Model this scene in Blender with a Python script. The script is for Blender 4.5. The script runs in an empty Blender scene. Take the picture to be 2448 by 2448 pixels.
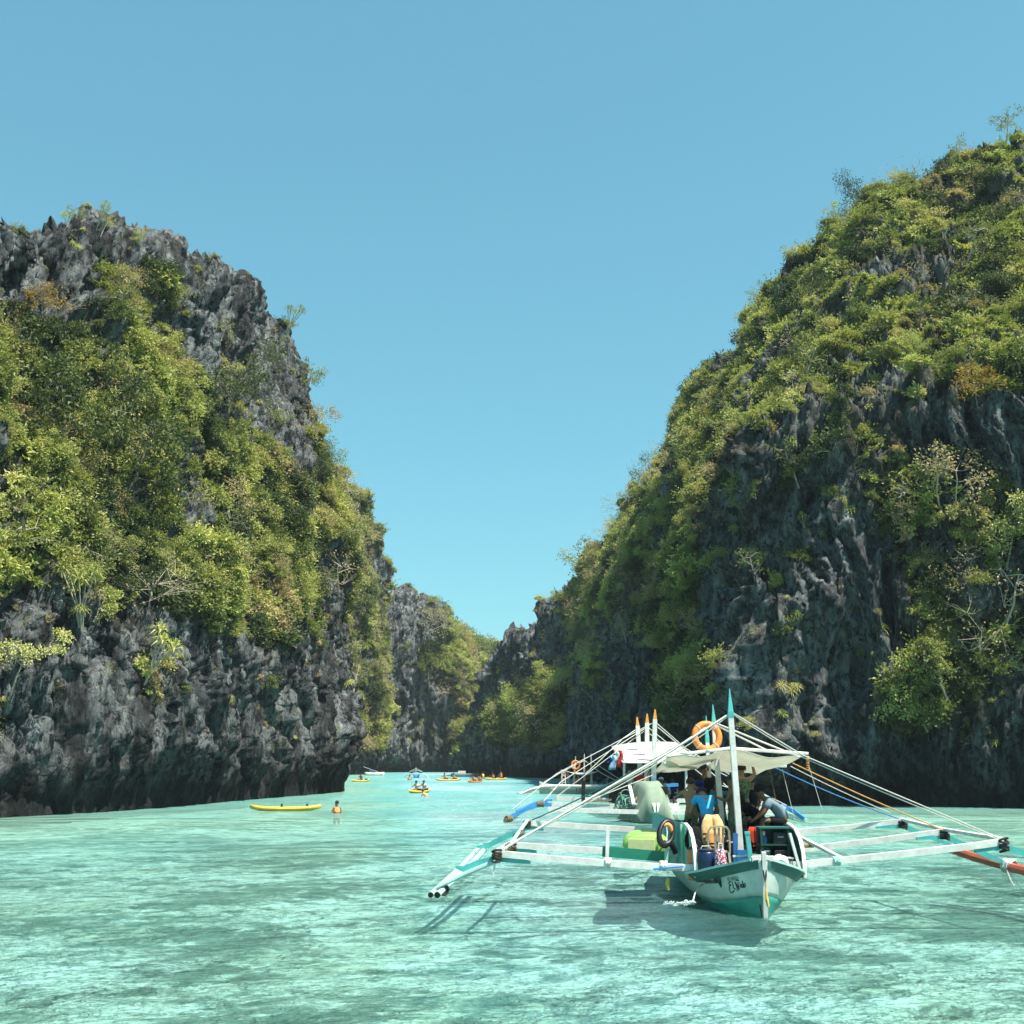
import bpy, bmesh, math, random
import numpy as np
from mathutils import Vector, Matrix, Euler

random.seed(7)
RNG = np.random.RandomState(11)
SC = bpy.context.scene
COL = SC.collection
PI = math.pi
R = math.radians

# ------------------------------------------------------------------ camera
CAM_H = 2.8
PITCH = math.atan(591 / 2815)
cam_data = bpy.data.cameras.new('camera')
cam_data.sensor_width = 36
cam_data.sensor_height = 36
cam_data.sensor_fit = 'HORIZONTAL'
cam_data.lens = 36 * 2815 / 2448
cam_data.clip_start = 0.1
cam_data.clip_end = 6000
cam = bpy.data.objects.new('camera', cam_data)
COL.objects.link(cam)
cam.location = (0, 0, CAM_H)
cam.rotation_euler = (PI / 2 + PITCH, 0, 0)
SC.camera = cam

# ------------------------------------------------------------------ sky, sun, exposure
SUN_EL, SUN_AZ = R(65), R(124)            # azimuth clockwise from +Y (away from the camera)
world = bpy.data.worlds.new('World')
SC.world = world
world.use_nodes = True
wn, wl = world.node_tree.nodes, world.node_tree.links
wn.clear()
w_out = wn.new('ShaderNodeOutputWorld')
w_bg = wn.new('ShaderNodeBackground')
w_sky = wn.new('ShaderNodeTexSky')
w_sky.sky_type = 'NISHITA'
w_sky.sun_disc = False
w_sky.sun_elevation = SUN_EL
w_sky.sun_rotation = SUN_AZ
w_sky.altitude = 0
w_sky.air_density = 1.0
w_sky.dust_density = 0.6
w_sky.ozone_density = 1.0
w_gam = wn.new('ShaderNodeGamma')
w_gam.inputs[1].default_value = 0.58
w_tint = wn.new('ShaderNodeMix')
w_tint.data_type = 'RGBA'
w_tint.blend_type = 'MULTIPLY'
w_tint.inputs[0].default_value = 1.0
w_tint.inputs[7].default_value = (0.75, 1.53, 1.58, 1)
wl.new(w_sky.outputs[0], w_gam.inputs[0])
wl.new(w_gam.outputs[0], w_tint.inputs[6])
wl.new(w_tint.outputs[2], w_bg.inputs[0])
w_bg.inputs[1].default_value = 0.104
wl.new(w_bg.outputs[0], w_out.inputs[0])

sun_data = bpy.data.lights.new('sun', 'SUN')
sun_data.energy = 5.0
sun_data.angle = R(0.53)
sun_data.color = (1.0, 0.93, 0.80)
sun = bpy.data.objects.new('sun', sun_data)
COL.objects.link(sun)
S_DIR = Vector((math.cos(SUN_EL) * math.sin(SUN_AZ), math.cos(SUN_EL) * math.cos(SUN_AZ), math.sin(SUN_EL)))
sun.rotation_euler = S_DIR.to_track_quat('Z', 'Y').to_euler()
sun.location = (60, -40, 90)

SC.view_settings.view_transform = 'Standard'
SC.view_settings.look = 'None'
SC.view_settings.exposure = 1.0
SC.view_settings.gamma = 1
SC.view_settings.use_curve_mapping = False
SC.render.engine = 'CYCLES'
SC.cycles.use_denoising = True
SC.cycles.sample_clamp_direct = 6
SC.cycles.sample_clamp_indirect = 4
SC.cycles.max_bounces = 8
SC.cycles.transparent_max_bounces = 12
SC.cycles.caustics_reflective = False
SC.cycles.caustics_refractive = False

# ------------------------------------------------------------------ measuring
_fw = np.array([0, math.cos(PITCH), math.sin(PITCH)])
_up = np.array([0, -math.sin(PITCH), math.cos(PITCH)])


def at(px, py, Y):
    """the point at distance Y (metres along +Y) that the photograph shows at pixel px, py"""
    d = np.array([1.0, 0, 0]) * (px - 1224) / 2815 + _up * (-(py - 1224) / 2815) + _fw
    return np.array([0, 0, CAM_H]) + d * (Y / d[1])


def on_water(px, py, z=0.0):
    d = np.array([1.0, 0, 0]) * (px - 1224) / 2815 + _up * (-(py - 1224) / 2815) + _fw
    return np.array([0, 0, CAM_H]) + d * ((z - CAM_H) / d[2])


def survey(P):
    """bearing and height of points as photograph pixels"""
    q = P - np.array([0, 0, CAM_H])
    zc = q @ _fw
    return 1224 + 2815 * q[:, 0] / zc, 1224 - 2815 * (q @ _up) / zc


# ------------------------------------------------------------------ object helpers
def link(o, parent=None):
    COL.objects.link(o)
    if parent is not None:
        o.parent = parent
    return o


def tag(o, label=None, cat=None, group=None, kind=None):
    if label:
        o['label'] = label
    if cat:
        o['category'] = cat
    if group:
        o['group'] = group
    if kind:
        o['kind'] = kind
    return o


def thing(name, label, cat, loc=(0, 0, 0), rot=(0, 0, 0), group=None):
    o = bpy.data.objects.new(name, None)
    o.empty_display_size = 0.3
    o.location = loc
    o.rotation_euler = rot
    link(o)
    return tag(o, label, cat, group)


def copy_tree(o, parent=None):
    c = o.copy()
    COL.objects.link(c)
    c.parent = parent
    for ch in list(o.children):
        copy_tree(ch, c)
    return c


class MB:
    """collects geometry for ONE mesh"""

    def __init__(self):
        self.v, self.f, self.m = [], [], []
        self.mi = 0

    def add(self, verts, faces):
        n = len(self.v)
        self.v.extend([tuple(map(float, p)) for p in verts])
        self.f.extend([tuple(i + n for i in f) for f in faces])
        self.m.extend([self.mi] * len(faces))

    def box(self, c, s, rot=None, taper=1.0):
        hx, hy, hz = s[0] / 2, s[1] / 2, s[2] / 2
        vs = []
        for z in (-1, 1):
            t = taper if z > 0 else 1.0
            for x, y in ((-1, -1), (1, -1), (1, 1), (-1, 1)):
                vs.append(Vector((x * hx * t, y * hy * t, z * hz)))
        if rot is not None:
            m = Euler(rot).to_matrix()
            vs = [m @ q for q in vs]
        c = Vector(c)
        self.add([q + c for q in vs], [(3, 2, 1, 0), (4, 5, 6, 7), (0, 1, 5, 4), (1, 2, 6, 5), (2, 3, 7, 6), (3, 0, 4, 7)])

    def bar(self, p0, p1, w, h, up=(0, 0, 1), w1=None, h1=None):
        p0, p1 = Vector(p0), Vector(p1)
        d = (p1 - p0).normalized()
        u = Vector(up)
        s = d.cross(u)
        if s.length < 1e-5:
            s = d.cross(Vector((1, 0, 0)))
        s.normalize()
        u = s.cross(d).normalized()
        w1, h1 = w1 or w, h1 or h
        vs = []
        for p, a, b in ((p0, w, h), (p1, w1, h1)):
            for i, j in ((-1, -1), (1, -1), (1, 1), (-1, 1)):
                vs.append(p + s * (i * a / 2) + u * (j * b / 2))
        self.add(vs, [(0, 1, 2, 3), (7, 6, 5, 4), (0, 4, 5, 1), (1, 5, 6, 2), (2, 6, 7, 3), (3, 7, 4, 0)])

    def strip_bar(self, pts, w, h, up=(0, 0, 1)):
        """a rectangular section swept along a polyline"""
        pts = [Vector(p) for p in pts]
        n = len(pts)
        vs, fs = [], []
        for i, p in enumerate(pts):
            d = (pts[min(i + 1, n - 1)] - pts[max(i - 1, 0)]).normalized()
            s = d.cross(Vector(up)).normalized()
            u = s.cross(d).normalized()
            ww = w[i] if hasattr(w, '__len__') else w
            hh = h[i] if hasattr(h, '__len__') else h
            for a, b in ((-1, -1), (1, -1), (1, 1), (-1, 1)):
                vs.append(p + s * (a * ww / 2) + u * (b * hh / 2))
        for i in range(n - 1):
            for k in range(4):
                a, b = i * 4 + k, i * 4 + (k + 1) % 4
                fs.append((a, b, b + 4, a + 4))
        fs.append((3, 2, 1, 0))
        e = (n - 1) * 4
        fs.append((e, e + 1, e + 2, e + 3))
        self.add(vs, fs)

    def tube(self, pts, r, n=6, cap=True):
        pts = [Vector(p) for p in pts]
        L = len(pts)
        vs, fs = [], []
        ref = Vector((0.123, 0.456, 0.881))
        for i, p in enumerate(pts):
            d = (pts[min(i + 1, L - 1)] - pts[max(i - 1, 0)])
            d = d.normalized() if d.length > 1e-9 else Vector((0, 0, 1))
            s = d.cross(ref)
            if s.length < 0.05:
                s = d.cross(Vector((1, 0, 0)))
            s.normalize()
            u = s.cross(d)
            rr = r[i] if hasattr(r, '__len__') else r
            for k in range(n):
                a = 2 * PI * k / n
                vs.append(p + (s * math.cos(a) + u * math.sin(a)) * rr)
        for i in range(L - 1):
            for k in range(n):
                a, b = i * n + k, i * n + (k + 1) % n
                fs.append((a, b, b + n, a + n))
        if cap:
            fs.append(tuple(range(n))[::-1])
            fs.append(tuple((L - 1) * n + k for k in range(n)))
        self.add(vs, fs)

    def lathe(self, prof, c=(0, 0, 0), n=14, rot=None, sx=1.0, sy=1.0):
        vs, fs = [], []
        m = Euler(rot).to_matrix() if rot is not None else None
        for (r, z) in prof:
            for k in range(n):
                a = 2 * PI * k / n
                q = Vector((r * math.cos(a) * sx, r * math.sin(a) * sy, z))
                if m is not None:
                    q = m @ q
                vs.append(q + Vector(c))
        for i in range(len(prof) - 1):
            for k in range(n):
                a, b = i * n + k, i * n + (k + 1) % n
                fs.append((a, b, b + n, a + n))
        fs.append(tuple(range(n))[::-1])
        e = (len(prof) - 1) * n
        fs.append(tuple(e + k for k in range(n)))
        self.add(vs, fs)

    def torus(self, c, R0, r0, rot=(0, 0, 0), n=20, k=8, sx=1.0, sy=1.0):
        m = Euler(rot).to_matrix()
        vs, fs = [], []
        for i in range(n):
            a = 2 * PI * i / n
            for j in range(k):
                b = 2 * PI * j / k
                q = Vector(((R0 + r0 * math.cos(b)) * math.cos(a) * sx, (R0 + r0 * math.cos(b)) * math.sin(a) * sy, r0 * math.sin(b)))
                vs.append(m @ q + Vector(c))
        for i in range(n):
            for j in range(k):
                fs.append((i * k + j, ((i + 1) % n) * k + j, ((i + 1) % n) * k + (j + 1) % k, i * k + (j + 1) % k))
        self.add(vs, fs)

    def ball(self, c, r, n=10, k=6, rot=None, jit=0.0, rnd=random):
        m = Euler(rot).to_matrix() if rot is not None else None
        r = (r, r, r) if not hasattr(r, '__len__') else r
        vs, fs = [], []
        for i in range(k + 1):
            t = PI * i / k
            for j in range(n):
                a = 2 * PI * j / n
                g = 1 + (rnd.random() - 0.5) * jit
                q = Vector((r[0] * math.sin(t) * math.cos(a), r[1] * math.sin(t) * math.sin(a), r[2] * math.cos(t))) * g
                if m is not None:
                    q = m @ q
                vs.append(q + Vector(c))
        for i in range(k):
            for j in range(n):
                a, b = i * n + j, i * n + (j + 1) % n
                fs.append((a, b, b + n, a + n))
        self.add(vs, fs)

    def grid(self, P):
        """P: rows of points"""
        rows, cols = len(P), len(P[0])
        vs = [q for row in P for q in row]
        fs = [(i * cols + j, i * cols + j + 1, (i + 1) * cols + j + 1, (i + 1) * cols + j) for i in range(rows - 1) for j in range(cols - 1)]
        self.add(vs, fs)

    def mesh(self, name, mats, smooth=False):
        me = bpy.data.meshes.new(name)
        me.from_pydata(self.v, [], self.f)
        for m in (mats if isinstance(mats, (list, tuple)) else [mats]):
            me.materials.append(m)
        if self.m and max(self.m) > 0:
            me.polygons.foreach_set('material_index', self.m)
        if smooth:
            me.polygons.foreach_set('use_smooth', [True] * len(self.f))
        me.update()
        return me

    def build(self, name, mats, parent=None, smooth=False, loc=None):
        o = bpy.data.objects.new(name, self.mesh(name, mats, smooth))
        if loc is not None:
            o.location = loc
        return link(o, parent)


def bevel(o, w=0.01, seg=2):
    m = o.modifiers.new('bevel', 'BEVEL')
    m.width = w
    m.segments = seg
    m.limit_method = 'ANGLE'
    return o


def solidify(o, t=0.01):
    m = o.modifiers.new('solid', 'SOLIDIFY')
    m.thickness = t
    m.offset = 0
    return o


# ------------------------------------------------------------------ numpy noise
_perm = RNG.permutation(1024)
_perm = np.concatenate([_perm, _perm, _perm])
_g3 = RNG.normal(size=(1024, 3))
_g3 /= np.linalg.norm(_g3, axis=1)[:, None]


def perlin(P):
    Pi = np.floor(P).astype(np.int64)
    Pf = P - Pi
    w = Pf * Pf * Pf * (Pf * (Pf * 6 - 15) + 10)
    Pi &= 1023
    out = np.zeros(len(P))
    for dx in (0, 1):
        wx = w[:, 0] if dx else 1 - w[:, 0]
        hx = _perm[(Pi[:, 0] + dx) & 1023]
        for dy in (0, 1):
            wy = w[:, 1] if dy else 1 - w[:, 1]
            hy = _perm[hx + ((Pi[:, 1] + dy) & 1023)]
            for dz in (0, 1):
                wz = w[:, 2] if dz else 1 - w[:, 2]
                g = _g3[_perm[hy + ((Pi[:, 2] + dz) & 1023)] & 1023]
                out += wx * wy * wz * (g[:, 0] * (Pf[:, 0] - dx) + g[:, 1] * (Pf[:, 1] - dy) + g[:, 2] * (Pf[:, 2] - dz))
    return out * 1.6


def fbm(P, o=4, gain=0.5):
    a, s, out = 1.0, 1.0, 0
    for i in range(o):
        out = out + a * perlin(P * s + i * 17.3)
        a *= gain
        s *= 2.03
    return out


def ridged(P, o=3, gain=0.5):
    a, s, out = 1.0, 1.0, 0
    for i in range(o):
        out = out + a * (1 - 2.0 * np.abs(perlin(P * s + i * 31.7)))
        a *= gain
        s *= 2.1
    return out


def worley(P):
    """F1, F2-F1 and the id value of the nearest cell"""
    Pi = np.floor(P).astype(np.int64)
    f1 = np.full(len(P), 9.0)
    f2 = np.full(len(P), 9.0)
    cid = np.zeros(len(P))
    for dx in (-1, 0, 1):
        for dy in (-1, 0, 1):
            for dz in (-1, 0, 1):
                C = Pi + np.array([dx, dy, dz])
                h = _perm[_perm[_perm[C[:, 0] & 1023] + (C[:, 1] & 1023)] + (C[:, 2] & 1023)] & 1023
                q = C + 0.5 + _g3[h] * 0.55
                d = np.linalg.norm(P - q, axis=1)
                near = d < f1
                f2 = np.where(near, f1, np.minimum(f2, d))
                cid = np.where(near, h / 1023.0, cid)
                f1 = np.where(near, d, f1)
    return f1, f2 - f1, cid


def sstep(a, b, x):
    t = np.clip((x - a) / (b - a), 0, 1)
    return t * t * (3 - 2 * t)
# ------------------------------------------------------------------ materials
class NT:
    def __init__(self, name):
        self.mat = bpy.data.materials.new(name)
        self.mat.use_nodes = True
        self.n, self.l = self.mat.node_tree.nodes, self.mat.node_tree.links
        self.n.clear()
        self.out = self.n.new('ShaderNodeOutputMaterial')

    def node(self, t, **kw):
        n = self.n.new(t)
        for k, v in kw.items():
            setattr(n, k, v)
        return n

    def to(self, a, b):
        self.l.new(a, b)

    def coords(self, scale=(1, 1, 1), kind='Object'):
        if kind == 'World':
            s = self.node('ShaderNodeNewGeometry').outputs['Position']
        else:
            s = self.node('ShaderNodeTexCoord').outputs[kind]
        m = self.node('ShaderNodeMapping')
        m.inputs['Scale'].default_value = scale
        self.to(s, m.inputs[0])
        return m.outputs[0]

    def noise(self, vec, scale=1.0, detail=4, rough=0.55, dist=0.0):
        t = self.node('ShaderNodeTexNoise')
        t.inputs['Scale'].default_value = scale
        t.inputs['Detail'].default_value = detail
        t.inputs['Roughness'].default_value = rough
        t.inputs['Distortion'].default_value = dist
        self.to(vec, t.inputs['Vector'])
        return t.outputs[0]

    def ramp(self, fac, stops, interp='LINEAR'):
        r = self.node('ShaderNodeValToRGB')
        r.color_ramp.interpolation = interp
        els = r.color_ramp.elements
        while len(els) < len(stops):
            els.new(0.5)
        for e, (p, c) in zip(els, stops):
            e.position = p
            e.color = (c[0], c[1], c[2], 1) if hasattr(c, '__len__') else (c, c, c, 1)
        self.to(fac, r.inputs[0])
        return r.outputs[0]

    def mix(self, fac, a, b, blend='MIX'):
        m = self.node('ShaderNodeMix', data_type='RGBA', blend_type=blend)
        for s, x in ((m.inputs[0], fac), (m.inputs[6], a), (m.inputs[7], b)):
            if hasattr(x, 'is_output'):
                self.to(x, s)
            elif hasattr(x, '__len__'):
                s.default_value = (x[0], x[1], x[2], 1)
            else:
                s.default_value = x
        return m.outputs[2]

    def math(self, op, a, b=0.0, c=None, clamp=False):
        m = self.node('ShaderNodeMath', operation=op, use_clamp=clamp)
        for s, x in zip(m.inputs, (a, b, c)):
            if x is None:
                continue
            if hasattr(x, 'is_output'):
                self.to(x, s)
            else:
                s.default_value = x
        return m.outputs[0]

    def bump(self, h, strength=0.5, dist=0.02):
        b = self.node('ShaderNodeBump')
        b.inputs['Strength'].default_value = strength
        b.inputs['Distance'].default_value = dist
        self.to(h, b.inputs['Height'])
        return b.outputs[0]

    def principled(self, base, rough=0.6, spec=0.5, normal=None, metallic=0.0):
        p = self.node('ShaderNodeBsdfPrincipled')
        if hasattr(base, 'is_output'):
            self.to(base, p.inputs['Base Color'])
        else:
            p.inputs['Base Color'].default_value = (*base, 1)
        if hasattr(rough, 'is_output'):
            self.to(rough, p.inputs['Roughness'])
        else:
            p.inputs['Roughness'].default_value = rough
        p.inputs['Specular IOR Level'].default_value = spec
        p.inputs['Metallic'].default_value = metallic
        if normal is not None:
            self.to(normal, p.inputs['Normal'])
        return p.outputs[0]

    def done(self, shader):
        self.to(shader, self.out.inputs[0])
        return self.mat


def paint(name, col, rough=0.5, wear=0.25, scale=6.0, dirt=(0.20, 0.17, 0.12), spec=0.4, grain=(1, 1, 1)):
    """painted wood, plastic or metal with uneven tone, scuffs and slight relief"""
    t = NT(name)
    v = t.coords(grain)
    n1 = t.noise(v, scale, 6, 0.65)
    n2 = t.noise(v, scale * 5, 4, 0.7)
    dark = tuple(c * 0.72 for c in col)
    c = t.mix(t.ramp(n1, [(0.35, 0.0), (0.68, 1.0)]), dark, col)
    if wear > 0:
        c = t.mix(t.math('MULTIPLY', t.ramp(n2, [(0.56, 0.0), (0.72, 1.0)]), wear), c, dirt)
    return t.done(t.principled(c, rough, spec, t.bump(n2, 0.25, 0.004)))


def cloth(name, cols, scale=9.0, rough=0.9, trans=0.0):
    t = NT(name)
    v = t.coords()
    n = t.noise(v, scale, 4, 0.6)
    k = len(cols)
    c = t.ramp(n, [(0.3 + 0.4 * i / max(k - 1, 1), q) for i, q in enumerate(cols)]) if k > 1 else t.mix(n, tuple(x * 0.8 for x in cols[0]), cols[0])
    nb = t.bump(t.noise(v, scale * 0.7, 3), 0.6, 0.02)
    s = t.principled(c, rough, 0.15, nb)
    if trans > 0:
        tr = t.node('ShaderNodeBsdfTranslucent')
        t.to(c, tr.inputs[0])
        m = t.node('ShaderNodeMixShader')
        m.inputs[0].default_value = trans
        t.to(s, m.inputs[1])
        t.to(tr.outputs[0], m.inputs[2])
        s = m.outputs[0]
    return t.done(s)


def skin_mat(name, col):
    t = NT(name)
    n = t.noise(t.coords(), 14, 3)
    c = t.mix(n, tuple(x * 0.85 for x in col), tuple(min(1, x * 1.12) for x in col))
    return t.done(t.principled(c, 0.5, 0.4))


def leaf_mat(name, stops, dry=0.0):
    """leaf colours vary from plant to plant, from clump to clump and from leaf to leaf"""
    t = NT(name)
    oi = t.node('ShaderNodeObjectInfo').outputs['Random']
    pos = t.coords((1, 1, 1), 'World')
    zone = t.noise(pos, 0.16, 3, 0.6)
    leafn = t.noise(pos, 2.2, 3, 0.6)
    f = t.math('ADD', t.math('MULTIPLY', oi, 0.55), t.math('MULTIPLY', t.math('SUBTRACT', zone, 0.5), 1.1))
    f = t.math('ADD', f, t.math('ADD', t.math('MULTIPLY', t.math('SUBTRACT', leafn, 0.5), 0.55), 0.22))
    c = t.ramp(f, stops)
    d = t.node('ShaderNodeBsdfPrincipled')
    t.to(c, d.inputs['Base Color'])
    d.inputs['Roughness'].default_value = 0.55
    d.inputs['Specular IOR Level'].default_value = 0.35
    tr = t.node('ShaderNodeBsdfTranslucent')
    t.to(t.mix(1.0, c, (1.15, 1.2, 0.5), 'MULTIPLY'), tr.inputs[0])
    m = t.node('ShaderNodeMixShader')
    m.inputs[0].default_value = 0.28
    t.to(d.outputs[0], m.inputs[1])
    t.to(tr.outputs[0], m.inputs[2])
    return t.done(m.outputs[0])


M = {}
M['leaf'] = leaf_mat('leaf_green', [(0.0, (0.045, 0.078, 0.030)), (0.22, (0.120, 0.158, 0.052)), (0.43, (0.235, 0.265, 0.084)), (0.63, (0.37, 0.375, 0.132)), (0.87, (0.48, 0.43, 0.20)), (1.0, (0.42, 0.31, 0.17))])
M['leaf_light'] = leaf_mat('leaf_light_green', [(0.0, (0.23, 0.285, 0.088)), (0.5, (0.43, 0.45, 0.145)), (1.0, (0.60, 0.57, 0.27))])
M['leaf_dark'] = leaf_mat('leaf_dark_green', [(0.0, (0.018, 0.036, 0.020)), (0.5, (0.055, 0.088, 0.036)), (1.0, (0.14, 0.170, 0.060))])
M['leaf_dry'] = leaf_mat('leaf_dry', [(0.0, (0.24, 0.205, 0.095)), (0.5, (0.40, 0.33, 0.19)), (1.0, (0.52, 0.40, 0.26))])
M['leaf_rust'] = leaf_mat('leaf_rust', [(0.0, (0.28, 0.17, 0.035)), (0.5, (0.44, 0.29, 0.06)), (1.0, (0.46, 0.22, 0.07))])


def bark_mat(name, a, b):
    t = NT(name)
    n = t.noise(t.coords((3, 3, 0.6)), 4, 5, 0.65)
    return t.done(t.principled(t.ramp(n, [(0.3, a), (0.7, b)]), 0.9, 0.2, t.bump(n, 0.5, 0.02)))


M['bark'] = bark_mat('bark', (0.12, 0.10, 0.075), (0.30, 0.26, 0.20))
M['bark_pale'] = bark_mat('bark_pale', (0.30, 0.26, 0.20), (0.52, 0.46, 0.37))


def rock_mat():
    t = NT('limestone')
    pos = t.coords((1, 1, 1), 'World')
    stretched = t.coords((1, 1, 0.20), 'World')
    big = t.noise(pos, 0.13, 4, 0.6)
    ver = t.noise(stretched, 1.1, 6, 0.70, 0.5)
    fine = t.noise(t.coords((1, 1, 0.5), 'World'), 2.2, 8, 0.75, 0.4)
    mid = t.noise(t.coords((1, 1, 0.16), 'World'), 0.42, 5, 0.7, 0.6)
    c = t.ramp(ver, [(0.32, (0.030, 0.036, 0.040)), (0.45, (0.138, 0.160, 0.172)), (0.57, (0.268, 0.296, 0.304)), (0.72, (0.49, 0.515, 0.510))])  # the pale end of the ramp paints highlights into the stone
    c = t.mix(t.ramp(fine, [(0.42, 0.95), (0.50, 0.0)]), c, (0.018, 0.021, 0.024))  # dark specks paint in the shade of crevices
    c = t.mix(t.ramp(fine, [(0.56, 0.0), (0.68, 0.7)]), c, (0.36, 0.35, 0.33))
    c = t.mix(t.math('MULTIPLY', t.ramp(big, [(0.55, 0.0), (0.75, 1.0)]), 0.3), c, (0.26, 0.235, 0.19))
    c = t.mix(t.ramp(mid, [(0.40, 0.8), (0.52, 0.0)]), c, (0.025, 0.027, 0.030))
    # scattered pale patches
    sc = t.noise(pos, 0.6, 6, 0.72)
    c = t.mix(t.math('MULTIPLY', t.ramp(sc, [(0.60, 0.0), (0.67, 1.0)]), 0.7), c, (0.42, 0.38, 0.33))
    # black algae runs down the face
    st = t.noise(t.coords((1, 1, 0.05), 'World'), 0.55, 4, 0.65, 0.2)
    c = t.mix(t.ramp(st, [(0.52, 0.0), (0.66, 0.75)]), c, (0.020, 0.022, 0.025))
    # soil, moss and litter where plants root
    at_ = t.node('ShaderNodeAttribute', attribute_name='veg')
    c = t.mix(t.math('MULTIPLY', at_.outputs['Fac'], 0.8), c, t.ramp(fine, [(0.35, (0.035, 0.04, 0.018)), (0.65, (0.13, 0.115, 0.05))]))
    # the tide band: dark algae, and overhang shade painted over the lowest metres
    sx = t.node('ShaderNodeSeparateXYZ')
    t.to(pos, sx.inputs[0])
    h = t.math('ADD', sx.outputs[2], t.math('MULTIPLY', t.math('SUBTRACT', ver, 0.5), 2.4))
    band = t.ramp(t.math('DIVIDE', h, 6.2), [(0.16, 1.0), (0.66, 0.0)])
    c = t.mix(t.math('MULTIPLY', band, 0.84), c, (0.014, 0.016, 0.017))
    b1 = t.bump(t.math('ADD', t.math('MULTIPLY', ver, 1.0), t.math('MULTIPLY', fine, 0.9)), 1.0, 0.7)
    return t.done(t.principled(c, 0.95, 0.15, b1))


M['rock'] = rock_mat()
# ------------------------------------------------------------------ cliffs
def catmull(keys, q):
    """keys (K, ...), q positions in [0, K-1]"""
    K = len(keys)
    i = np.clip(np.floor(q).astype(int), 0, K - 2)
    t = (q - i).reshape((-1,) + (1,) * (keys.ndim - 1))
    p0, p1, p2, p3 = keys[np.clip(i - 1, 0, K - 1)], keys[i], keys[i + 1], keys[np.clip(i + 2, 0, K - 1)]
    m1, m2 = (p2 - p0) * 0.5, (p3 - p1) * 0.5
    t2, t3 = t * t, t * t * t
    return (2 * t3 - 3 * t2 + 1) * p1 + (t3 - 2 * t2 + t) * m1 + (-2 * t3 + 3 * t2) * p2 + (t3 - t2) * m2


CENTRE = [0, 0]


def station(base, top, prof, back=(16, 0.82), end=40):
    """one section of a cliff: sea bed, waterline, the face up to the top, then the crest and the far side"""
    B, T = np.array([base[0], base[1], 0.0]), np.array(top, float)
    d = (T - B) * np.array([1, 1, 0])
    L = np.linalg.norm(d[:2])
    dn = np.array([CENTRE[0] - T[0], CENTRE[1] - T[1], 0.0])
    far_ = np.linalg.norm(dn)
    dn /= far_
    back = (min(back[0], far_ * 0.45), back[1])
    end = min(end, far_ * 0.9)
    pts = [B + np.array([0, 0, -3.2])]
    for zf, sf in prof:
        p = B + d * sf
        p[2] = T[2] * zf
        pts.append(p)
    b = T + dn * back[0]
    b[2] = T[2] * back[1]
    pts.append(b)
    e = T + dn * end
    e[2] = -2
    pts.append(e)
    return np.array(pts)


CLIFFS = []


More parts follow.
